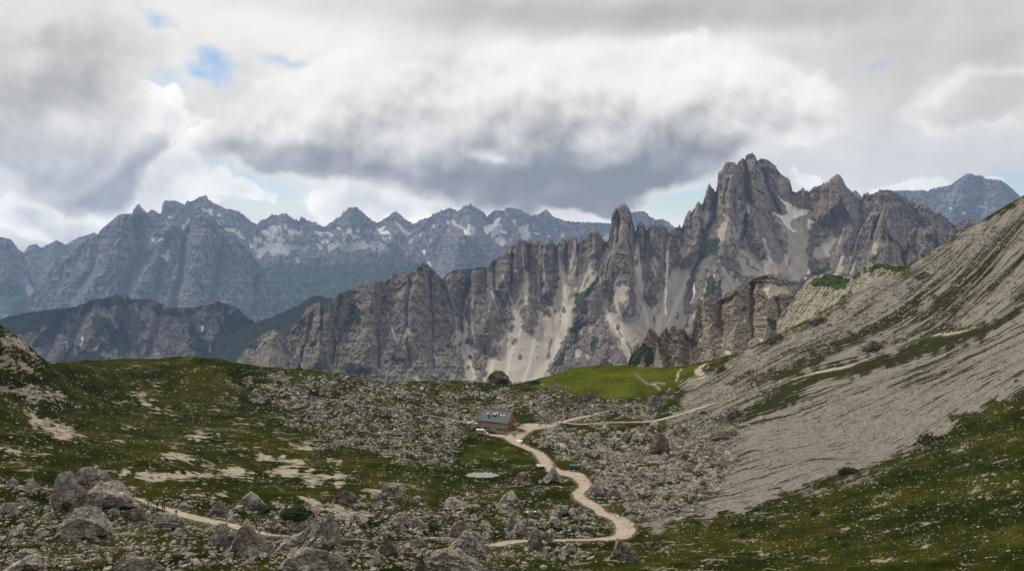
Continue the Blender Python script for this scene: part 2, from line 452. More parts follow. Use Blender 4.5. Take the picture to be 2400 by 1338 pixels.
def relief(name, sil, bot, Dtop, kf, step, seed, mat, rock_amp, flute, masks, gullies=(), spurs=(), hf=1.0, serr=1.2,
           px0=None, px1=None, nrow=None, back=0.9, under=None, scree_k=0.0, powv=1.0, sil_amp=0.0, autos=None, needle=0.0, agate=None):
    """one mountain face: the crest line is traced from the photograph and stands at distance Dtop(px); below it the
    face comes forward kf metres per pixel of descent, with buttresses, gullies and ledges as real relief; the far
    side falls away behind the crest, so the whole is a solid ridge"""
    S = np.array(sil, float); px0 = px0 or S[0, 0]; px1 = px1 or S[-1, 0]
    cols = np.arange(px0, px1 + step, step); nc = len(cols)
    top = np.interp(cols, S[:, 0], S[:, 1])
    top = top + serr * (fbm(cols / 7.0, cols * 0 + seed, seed, 3) + 0.8 * gnoise(cols / 2.9, cols * 0 + 3.3, seed + 5) - 1.3 * (ridged(cols / 9.0, cols * 0 + 1.7, seed + 6, 2) - .6))
    if needle:
        k_ = needle if np.isscalar(needle) else np.interp(cols, [q[0] for q in needle], [q[1] for q in needle])
        top = top - k_ * (sm(ridged(cols / 11.0, cols * 0 + 4.1, seed + 21, 2), .55, .95) * 6 + sm(ridged(cols / 5.2, cols * 0 + 8.1, seed + 22, 2), .6, .95) * 3.2 - 3.5)
    botv = np.full(nc, float(bot)) if np.isscalar(bot) else np.interp(cols, [q[0] for q in bot], [q[1] for q in bot])
    botv = np.maximum(botv, top + 6)
    nrow = nrow or int((botv - top).max() / step)
    v = (np.linspace(0, 1, nrow) ** powv)[:, None]
    PX = np.repeat(cols[None, :], nrow, 0); PY = top[None, :] + (botv - top)[None, :] * v
    Dt = np.interp(cols, [q[0] for q in Dtop], [q[1] for q in Dtop]) if not np.isscalar(Dtop) else np.full(nc, float(Dtop))
    m = {k: np.clip(f(PX, PY), 0, 1) for k, f in masks.items()}
    for k in ('scree', 'snow', 'veg', 'warm', 'chan'): m.setdefault(k, np.zeros_like(PX))
    h = PY - top[None, :]
    tw = blur1(top, int(min(70, len(top) * step / 6) / step)); tw = blur1(tw, int(min(40, len(top) * step / 8) / step)); hb = PY - tw[None, :]
    Hm = max(60.0, float(np.median(botv - top)))
    D = Dt[None, :] - kf * (0.62 * hb + 0.38 * np.sign(hb) * hb * hb / Hm * (hb > 0))
    # buttresses that hang below the peaks of the crest, gullies below its notches
    tops = blur1(top, int(26 / step)); rel = np.clip(tops - top, -40, 40)
    rel = blur1(rel, max(1, int(2.0 / step)))
    dec = np.exp(-h / 70.0) * sm(h, -1, 10)
    R = sil_amp * rel[None, :] * dec
    # vertical flutes, warped so that they run down and fan out
    wx = 30 * fbm(PX / 70 / hf, PY / 60 / hf, seed + 9, 4)
    f1 = np.maximum(ridged((PX + wx + 0.42 * PY) / (52 * hf), PY / (120 * hf), seed + 1, 3), ridged((PX + wx - 0.42 * PY) / (52 * hf), PY / (120 * hf), seed + 11, 3)) - 0.62
    f2 = np.maximum(ridged((PX + wx + 0.3 * PY) / (19 * hf), PY / (50 * hf), seed + 2, 3), ridged((PX + wx - 0.25 * PY) / (17 * hf), PY / (44 * hf), seed + 12, 3)) - 0.62
    f3 = ridged((PX + wx) / (6.0 * hf), PY / (22 * hf), seed + 3, 3) - 0.5
    led = fbm(PX / (40 * hf), PY / (7 * hf), seed + 4, 3)
    if autos:
        ca, cb, x0_, x1_ = autos
        va = -f1 - 0.5 * f2 + 0.12 * fbm(PX / 12, PY / 30, seed + 33, 3); q0, q1 = np.quantile(va, ca), np.quantile(va, cb)
        gate = (sm(h, 25, 120) if agate is None else sm(h, agate[0], agate[1]) * (1 - sm(h, agate[2], agate[3]))) * sm(PX, x0_, x0_ + 120) * (1 - sm(PX, x1_ - 80, x1_))
        m['scree'] = np.maximum(m['scree'], sm(va, q0, q1) * gate)
    rock = 1 - np.clip(m['scree'] + m['snow'] * 0.8, 0, 1)
    rock = blur1(rock, max(1, int(3 / step * 1.5)))
    rock = blur1(rock.T, max(1, int(3 / step * 1.5))).T
    R = R + rock * (flute * (1.35 * f1 + 1.15 * f2 + 0.85 * f3) + flute * 0.20 * led + flute * 0.35 * fbm(PX / (24 * hf), PY / (20 * hf), seed + 14, 4)) + rock_amp * rock
    R = R + (1 - rock) * flute * 0.05 * fbm((PX + wx) / 14, PY / 30, seed + 8, 3)
    for (ln, dep, wd) in gullies:
        R = R - dep * np.exp(-(line_dist(PX + wx * 0.3, PY, ln) / wd) ** 2) * (0.12 + 0.88 * rock)
    for (ln, dep, wd) in spurs:
        d_ = line_dist(PX + wx * 0.3, PY, ln); R = R + dep * np.maximum(0, 1 - d_ / wd)
    D = D - R
    x, y, z = at(PX, PY, D)
    Vt = np.stack([x, y, z], -1)
    # far side
    nb = 5; bk = []
    for i in range(1, nb + 1):
        s_ = (i / nb) ** 1.5 * (botv - top) * 0.9
        xx, yy, zz = at(cols, top, D[0])
        drop = s_ * D[0] / F0
        bk.append(np.stack([xx * (1 + drop * back / D[0]), yy + drop * back, zz - drop - 2], -1))
    Vb = np.stack(bk[::-1], 0)
    Vall = np.concatenate([Vb.reshape(-1, 3), Vt.reshape(-1, 3)])
    F = grid_faces(nrow + nb, nc, flip=True)
    at_ = {k: np.concatenate([np.repeat(m[k][0][None, :], nb, 0).ravel(), m[k].ravel()]) for k in m}
    ob = mesh_np(name, Vall, F, mat, smooth=False, attrs=at_, kind='structure')
    return ob


FAR = mountain_mat('far_limestone', (0.40, 0.375, 0.36), (0.22, 0.21, 0.21), (0.60, 0.58, 0.54), (0.07, 0.13, 0.035), s=4.0, bumpd=9)
MID = mountain_mat('dark_limestone', (0.24, 0.21, 0.20), (0.13, 0.115, 0.11), (0.52, 0.47, 0.42), (0.018, 0.030, 0.016), s=1.7, bumpd=7)
CAD = mountain_mat('dolomite', (0.41, 0.345, 0.285), (0.165, 0.138, 0.115), (0.38, 0.335, 0.28), (0.045, 0.06, 0.025), s=1.25, bumpd=7)
NEAR = mountain_mat('tan_dolomite', (0.42, 0.35, 0.27), (0.24, 0.195, 0.15), (0.50, 0.43, 0.34), (0.05, 0.075, 0.02), s=0.45, bumpd=6)

zero = lambda x, y: x * 0

# ---- faint ridges on the horizon
relief('mountain', parse('-120,600 40,590 110,590 150,575 184,556 200,552 222,545 240,560 300,600 400,640'), 760, 14800, 8, 6, 3, FAR, 0, 60, {})
# ---- far left pair of peaks
relief('mountain', parse('40,612 56,593 67,576 76,573 85,571 92,578 99,581 110,574 120,570 131,562 138,565 145,568 158,575 161,586 175,620 200,680 240,760'), 800, 13500, 6, 3, 11, FAR, 0, 70,
       {'scree': lambda x, y: soft(x, y, [parse('100,700 130,640 150,600 170,610 150,680 90,760')], 6, 6)}, spurs=[(parse('131,562 125,620 110,700'), 200, 26)])
relief('mountain', parse('-160,560 -90,530 -40,548 0,555 25,560 36,575 45,586 54,593 62,620 75,650 90,672 105,700 120,740 140,800'), 860, 12000, 5, 3, 21, FAR, 0, 80,
       {'scree': lambda x, y: soft(x, y, [parse('45,660 62,650 80,680 60,700'), parse('0,690 20,688 35,720 15,745 -10,740')], 4, 5),
        'veg': lambda x, y: soft(x, y, [parse('-160,640 0,650 40,640 90,700 140,800 -160,800')], 30, 14) * 0.7})

# ---- long snowy range behind
SNOW = [parse(s) for s in (
    '470,487 482,488 500,492 497,500 503,505 496,506 486,496 474,494', '507,505 515,498 520,506 513,507', '391,508 405,505 412,502 402,512 394,513', '424,527 438,529 441,540 428,541 430,534',
    '500,516 512,520 520,527 514,529 504,523', '523,534 546,534 555,537 548,545 532,542', '582,568 590,572 597,580 587,583', '463,506 470,505 468,511 463,511', '430,553 440,551 440,556 432,556',
    '612,541 622,537 634,552 656,555 664,546 660,558 640,558 622,549', '642,533 648,536 640,552 636,550', '735,541 748,542 765,544 778,546 786,552 776,556 768,547 752,548 760,556 748,552', '748,561 758,564 762,570 754,571',
    '820,532 826,545 828,552 840,554 850,558 826,557 822,548 814,545', '833,541 840,535 844,540 838,545', '880,527 888,536 900,529 905,532 892,542 908,540 918,550 908,549 893,548 887,543', '763,530 778,525 770,533', '785,535 795,532 800,538 790,536',
    '1045,513 1052,518 1056,524 1048,523 1043,520', '1085,538 1095,538 1098,520 1104,532 1102,545 1108,552 1090,552', '1133,530 1150,525 1164,523 1158,535 1150,545 1142,550 1134,540', '1155,519 1170,510 1174,508 1170,520 1158,523',
    '1164,538 1176,538 1190,543 1184,548 1174,543', '1168,572 1178,560 1182,565 1180,578 1172,576', '988,588 996,582 998,592 994,598', '1248,544 1262,545 1268,552 1258,550', '1280,550 1290,552 1290,558 1284,555', '1008,545 1014,545 1012,550')]
relief('mountain', parse('300,520 316,486 321,479 327,479 335,489 344,499 349,494 355,491 360,491 368,497 375,501 380,494 381,476 388,470 400,469 414,470 427,476 432,480 437,471 442,470 452,470 464,462 474,459 480,457 485,459 490,468 500,473 520,483 527,489 534,489 546,491 559,494 575,507 592,520 604,526 608,518 618,514 623,514 635,504 643,502 653,504 659,501 672,499 680,508 688,512 697,516 700,518 704,513 706,505 708,509 713,509 718,515 727,517 740,522 747,527 757,531 767,528 778,520 788,510 798,507 805,496 813,491 820,485 835,485 840,489 848,494 860,507 873,515 882,522 887,521 897,514 910,508 915,500 923,496 932,497 938,502 947,510 960,520 967,524 972,523 980,517 992,512 1007,509 1015,501 1028,497 1035,490 1040,492 1048,487 1057,487 1065,491 1071,495 1080,490 1087,482 1097,480 1102,476 1108,482 1115,487 1123,489 1132,495 1138,503 1142,507 1147,501 1157,493 1167,492 1180,494 1185,489 1195,485 1205,487 1212,492 1213,488 1222,491 1227,497 1238,500 1248,506 1260,503 1272,494 1283,492 1298,508 1330,518 1380,520 1430,522 1470,510 1480,497 1490,495 1504,493 1510,496 1519,500 1522,507 1529,509 1538,516 1544,512 1555,513 1570,522 1580,531 1640,560'),
       880, [(300, 12600), (600, 13200), (1100, 12600), (1300, 13500), (1640, 14000)], 7.5, 2.7, 31, FAR, 0, 95,
       {'snow': lambda x, y: soft(x, y, SNOW, 1.6, 1.2, 9),
        'scree': lambda x, y: soft(x, y, [parse('600,575 640,565 700,570 760,572 840,560 960,575 900,590 820,590 720,588 640,600 600,600'), parse('1000,600 1010,610 1030,640 1040,650 1020,650 1000,620'), parse('1170,545 1200,565 1180,582 1160,570'), parse('500,510 560,545 610,575 600,590 560,560')], 10, 9) * 0.75,
        'veg': lambda x, y: np.maximum(soft(x, y, [parse('600,640 620,600 700,590 800,585 880,590 930,575 1000,600 1010,640 1040,700 900,900 640,900 620,700')], 26, 14) * (0.42 + 0.5 * sm(y, 600, 650)), soft(x, y, [parse('1040,560 1100,545 1160,570 1180,620 1100,640 1040,620')], 30, 12) * 0.42)},
       spurs=[(parse('820,485 822,520 812,560'), 260, 34), (parse('923,496 930,540 905,570'), 200, 30), (parse('1102,476 1100,520 1075,570 1060,640'), 300, 40), (parse('1195,485 1190,530 1215,580'), 260, 38), (parse('672,499 665,530 690,560'), 200, 34),
              (parse('480,457 484,485 520,520'), 200, 30), (parse('930,575 960,590 1000,640 1040,700'), 300, 60), (parse('1110,555 1140,590 1170,640'), 300, 50)], sil_amp=7, autos=(.80, .90, 300, 1700), needle=.45, agate=(4, 40, 70, 130))  # pale patches near the crest: sunlight painted in with the scree colour
# ---- blue-grey massif on the left
relief('mountain', parse('-60,790 -20,770 20,752 49,729 75,690 99,657 130,622 161,595 184,575 205,562 227,553 235,541 243,532 260,519 273,507 281,503 289,501 307,501 330,499 345,500 360,504 375,510 390,522 400,527 415,531 430,531 445,521 455,515 470,506 485,503 500,512 515,527 540,550 560,563 580,585 600,610 625,640 650,670 680,700 710,740 740,790'),
       880, 10600, 5.2, 2.7, 41, FAR, 0, 100,
       {'snow': lambda x, y: soft(x, y, [parse('424,527 438,529 441,540 428,541'), parse('432,551 440,551 440,556 434,556')], 1.5, 1, 9),
        'scree': lambda x, y: soft(x, y, [parse('352,548 365,562 380,560 370,566 356,564'), parse('375,600 398,585 402,610 385,615')], 5, 5) * .8,
        'veg': lambda x, y: np.maximum(soft(x, y, [parse('350,640 420,600 480,560 560,570 640,650 640,720 560,760 460,720 380,700')], 40, 18) * 0.36, sm(y, 600, 760) * 0.40)},
       gullies=[(parse('395,560 375,640 360,700 330,780'), 220, 9), (parse('440,540 430,600 418,680 405,760'), 260, 8), (parse('320,520 330,600 290,680 260,740'), 240, 12), (parse('345,600 300,690 280,760'), 160, 8), (parse('520,600 500,680 480,760'), 200, 10), (parse('600,650 590,720 570,780'), 160, 8), (parse('235,560 210,640 160,720'), 160, 12)],
       spurs=[(parse('289,501 280,560 230,650 150,760'), 260, 60), (parse('485,503 470,560 450,640 430,740'), 300, 50), (parse('400,530 380,580 340,660'), 160, 40), (parse('560,563 560,640 540,740'), 220, 50)], sil_amp=5)
# ---- blue mountain on the far right
relief('mountain', parse('1985,455 2003,447 2006,446 2015,455 2021,462 2060,455 2100,447 2120,446 2140,447 2160,445 2170,447 2175,449 2180,443 2190,441 2210,437 2225,435 2234,430 2240,424 2250,419 2258,413 2264,408 2272,406 2278,407 2286,412 2296,411 2304,414 2310,419 2325,420 2345,422 2358,430 2370,440 2385,455 2400,468 2420,478 2450,500 2500,540 2600,600'),
       720, [(1990, 13000), (2600, 12000)], 6, 2.4, 51, FAR, 0, 100,
       {'snow': lambda x, y: soft(x, y, [parse('2220,486 2230,486 2236,491 2226,490'), parse('2210,444 2218,441 2212,447'), parse('2253,498 2262,493 2266,503 2256,502'), parse('2290,484 2300,482 2318,487 2306,489')], 1.5, 1, 9)},
       spurs=[(parse('2262,410 2255,450 2230,500'), 260, 40), (parse('2340,425 2330,480 2340,540'), 260, 40)], sil_amp=4)
# ---- dark rocky ridge with dwarf pine, left middle distance
relief('mountain', parse('-160,775 -60,765 0,749 20,741 50,735 76,731 132,723 178,718 204,710 210,703 227,700 243,698 263,690 283,689 296,690 306,700 319,700 339,701 358,703 372,710 395,718 411,722 437,721 454,721 470,715 493,705 510,705 529,710 556,720 569,733 585,746 608,762 640,790 680,840'),
       905, [(-160, 4700), (300, 5100), (680, 5200)], 3.3, 2.1, 61, MID, 12, 32,
       {'veg': lambda x, y: np.clip(soft(x, y, [parse('-160,740 60,728 200,702 300,688 400,715 340,712 240,716 160,738 100,760 30,790 0,770'), parse('110,745 180,715 150,775 110,800 80,800'), parse('560,720 640,780 700,850 640,870 540,860 500,800 520,760'),
                                             parse('230,735 300,790 300,830 240,820 260,790 215,760'), parse('160,820 220,830 300,860 140,860'), parse('410,718 470,712 570,724 560,730 500,716 440,728'), parse('370,712 420,745 400,740 360,716'), parse('440,760 480,790 520,850 470,850 450,800')], 12, 16, 20)
                + 0.30 * (ridged(x / 30 + y / 60, y / 60 - x / 80, 7, 3) > 0.62) + 0.10, 0, 1),
        'scree': lambda x, y: soft(x, y, [parse('22,752 70,735 52,768 32,768'), parse('190,790 196,790 190,830 200,860 186,840'), parse('212,820 236,800 222,850 212,856'), parse('478,800 486,804 512,845 506,848'), parse('520,808 560,845 552,842'), parse('470,765 480,760 474,790'), parse('152,800 158,800 162,840'), parse('370,725 380,718 374,745')], 2.5, 3, 9)},
       gullies=[(parse('150,740 120,800 100,850'), 60, 9), (parse('250,715 300,780 330,840'), 90, 10), (parse('376,715 370,760 350,830'), 70, 8), (parse('440,725 470,790 490,850'), 80, 10), (parse('210,720 170,790 150,850'), 60, 10)],
       spurs=[(parse('283,689 270,740 200,800'), 90, 30), (parse('300,695 350,770 380,850'), 90, 34), (parse('500,705 480,750 500,800'), 60, 30)], sil_amp=3, autos=(.95, .98, -200, 700))
# ---- spruce forest ridge and the shoulder behind the pinnacles
def forest(name, sil, bot, D, seed, kf=3.6):
    return relief(name, sil, bot, D, kf, 1.8, seed, FORE, 0, 8, {'veg': lambda x, y: x * 0 + 1.0}, serr=1.5, hf=0.5)


m, b = new_mat('spruce_forest'); p = pos()
f1 = noise(p, 0.006, 6, 0.6); f2 = voro(vscale(p, (1, 1, 0.45)), 0.09); FORE = m
c = mix(sstep(f1, 0.35, 0.68), (0.022, 0.040, 0.022), (0.045, 0.068, 0.030))
c = mix(sstep(f2, 0.1, 0.75), c, tuple([0.010, 0.020, 0.013]))
rf = sstep(noise(p, 0.011, 6, 0.65), 0.66, 0.74); c = mix(rf * 0.7, c, (0.22, 0.20, 0.185))
setc(b, c, 0.95); bump(b, (1.0 - f2), 9, 1.0)
forest('hills', parse('500,800 540,780 580,764 600,757 615,751 625,747 640,741 658,733 680,724 700,715 715,704 729,696 743,693 752,693 760,696 781,700 800,704 900,760'), 905, 4700, 71)
forest('hills', parse('1010,672 1030,660 1040,652 1048,642 1060,635 1070,632 1100,630 1112,629 1120,625 1135,627 1150,628 1200,640 1260,660'), 760, 4900, 72)

# ---- the pinnacled range
SC = [parse(s) for s in (
    '1305,575 1316,620 1330,655 1334,700 1362,675 1388,650 1366,692 1341,739 1336,770 1315,811 1294,849 1262,895 1128,895 1140,850 1153,835 1177,784 1205,770 1212,756 1190,715 1212,705 1229,645 1240,660 1237,700 1219,732 1224,765 1243,778 1256,765 1262,690 1270,740 1288,735 1302,681 1312,646 1304,600',
    '1489,545 1494,600 1500,650 1504,690 1530,720 1545,690 1558,680 1564,600 1568,560 1574,560 1573,600 1574,640 1600,630 1625,600 1632,606 1612,650 1606,700 1608,740 1630,720 1627,770 1600,800 1545,800 1500,800 1478,820 1470,800 1440,760 1425,725 1430,720 1455,745 1484,745 1496,730 1490,690 1486,620',
    '1418,700 1440,760 1460,790 1482,830 1474,850 1445,800 1425,760 1408,710', '1085,735 1092,750 1098,800 1108,850 1120,895 1092,895 1083,840 1078,790', '1060,860 1068,840 1060,895 1048,895',
    '1818,450 1835,470 1860,485 1870,490 1895,492 1905,500 1897,530 1892,560 1897,610 1890,640 1874,662 1840,657 1800,643 1760,622 1735,592 1728,572 1760,590 1790,610 1822,618 1842,600 1844,560 1832,530 1813,505 1830,500 1846,500 1836,480',
    '1733,600 1770,630 1830,655 1870,668 1850,690 1780,660 1740,640', '1905,590 1935,560 1955,535 1962,560 1940,600 1912,615', '1955,640 2000,600 2020,570 2030,600 1990,640', '1640,500 1652,480 1664,490 1670,520 1650,530',
    '1405,620 1420,570 1432,590 1422,625 1400,650', '1720,560 1735,520 1745,530 1735,560')]
SNW = [parse(s) for s in ('1818,450 1838,472 1858,480 1872,489 1898,492 1890,503 1872,508 1860,514 1851,522 1856,536 1870,542 1862,545 1846,536 1830,512 1810,499 1813,496 1832,505 1847,500 1842,482 1826,466',
                          '1893,512 1902,516 1911,523 1898,524 1897,538 1893,530', '1562,590 1567,584 1566,620 1563,650 1564,690 1560,710 1564,735 1558,740 1557,700 1560,650', '1570,556 1574,552 1570,575 1567,578', '1491,560 1494,575 1494,600 1491,590',
                          '1624,668 1628,660 1628,690 1620,715 1617,712 1625,690', '1890,640 1897,628 1900,640 1893,645', '1884,652 1892,645 1890,658', '1753,470 1756,466 1755,500 1752,500')]
CHN = [(parse(s), w) for s, w in (('1306,590 1318,650 1326,700 1316,770 1290,830 1266,890', 5), ('1237,660 1228,730 1222,770 1196,830 1186,890', 6), ('1264,750 1250,810 1240,860 1228,890', 5), ('1300,670 1288,720 1280,740', 10), ('1334,720 1322,780 1290,840 1250,890', 8),
                                  ('1180,790 1155,840 1148,890', 6), ('1088,760 1096,810 1114,890', 6), ('1063,850 1055,890', 5), ('1498,620 1506,700 1518,760', 6), ('1560,680 1552,740 1545,780', 5), ('1612,650 1590,700 1560,770', 7), ('1625,720 1612,770', 7),
                                  ('1422,730 1446,775 1472,812', 8), ('1530,715 1545,740 1538,775', 6), ('1740,590 1790,640 1830,670', 8), ('1840,600 1855,640 1860,660', 9), ('1765,620 1810,650', 6))]


def chan(x, y):
    w = fbm(x / 14, y / 40, 90, 3) * 4
    o = 0.45 * sm(ridged(x / 16 + 1.6 * fbm(x / 50, y / 50, 3, 3), y / 70, 92, 3), 0.55, 0.85)
    for ln, wd in CHN: o = np.maximum(o, 1 - sm(line_dist(x, y, ln) + w, wd * 0.3, wd))
    return o


CHUTE = [(parse(s), w) for s, w in (('1150,680 1165,720 1178,770', 3), ('1108,690 1104,740 1112,800', 3), ('1268,590 1274,640 1284,680', 3), ('1358,580 1350,620 1338,650', 4), ('1388,600 1376,640 1362,675', 3), ('1250,790 1240,840 1232,890', 4), ('1430,640 1424,690 1416,730', 3), ('1518,560 1516,620 1508,680', 3), ('1590,560 1600,600', 2.5), ('1745,560 1760,600 1790,640', 5), ('1720,520 1722,560 1736,600', 3), ('1990,480 1975,540 1960,590', 3), ('2050,480 2040,540 2030,590', 2.5), ('1306,578 1312,610 1322,650 1328,700', 7), ('1232,640 1236,665 1230,700', 8), ('1224,575 1226,620 1230,650', 2.5), ('1345,565 1342,600 1330,650', 6), ('1492,548 1496,600 1502,650 1506,700', 5), ('1568,548 1564,600 1562,650', 5), ('1600,600 1590,625 1575,640', 5), ('1636,600 1612,640 1600,665', 6), ('1400,640 1375,675 1355,705', 6),
                                    ('1440,690 1446,720 1462,760 1478,800', 5), ('1095,700 1086,740 1092,780', 3.5), ('1176,640 1190,680 1204,720', 3.5), ('1258,620 1262,660 1260,700', 3), ('1420,600 1408,640 1395,660', 4), ('1700,640 1720,680 1740,700', 4), ('1660,640 1650,690 1625,740', 3.5), ('1790,560 1800,600 1830,640', 5), ('1975,600 1960,640 1940,670', 4),
                                    ('1060,700 1070,760 1072,820', 2.5), ('905,720 915,760 930,800', 2), ('780,760 790,800 785,860', 2.5), ('690,800 700,830 712,870', 3), ('1550,560 1552,600', 2))]


def chute(x, y):
    w = fbm(x / 10, y / 22, 95, 3) * 3.0; o = x * 0
    for ln, wd in CHUTE: o = np.maximum(o, 1 - sm(line_dist(x, y, ln) + w, wd * 0.55, wd * 1.1))
    return o


VEG = [parse(s) for s in ('836,720 850,727 845,745 822,765 810,775 815,750', '752,752 760,748 758,765 742,785 735,785', '728,790 744,800 730,815 722,820', '905,655 925,648 915,660 905,668', '810,850 840,855 870,870 860,880 820,875 808,865', '920,838 945,842 935,855 922,852',
                          '975,632 990,615 1000,625 980,640', '1345,700 1365,680 1400,672 1385,690 1362,720 1350,740 1346,760', '1350,745 1372,760 1350,780 1340,770', '1385,790 1400,790 1398,820 1388,830', '1645,590 1665,560 1690,560 1680,590 1650,610 1640,612', '1655,655 1672,640 1680,670 1664,700 1652,700',
                          '1680,660 1690,655 1690,690 1682,710', '1905,640 1940,620 1950,630 1925,650 1960,660 1900,670', '1300,850 1320,820 1335,815 1320,850 1300,870', '1405,850 1425,830 1435,860 1410,870', '868,655 900,648 905,640 880,645', '786,698 840,670 830,674 800,690')]
WARM = [parse(s) for s in ('1434,510 1446,490 1448,560 1436,570', '1455,520 1470,500 1472,560 1458,570', '1690,480 1706,470 1712,500 1702,510', '1725,400 1745,410 1745,420 1728,416', '1840,440 1855,450 1852,470 1836,460', '1915,470 1940,460 1940,510 1915,520', '1952,425 1968,430 1962,470 1950,460',
                           '1670,440 1666,460 1672,480', '1810,430 1830,440 1830,460 1812,455', '1600,560 1612,560 1608,600', '1725,560 1740,560 1738,610 1728,610', '1560,560 1570,570', '860,800 890,800 885,830 862,828')]
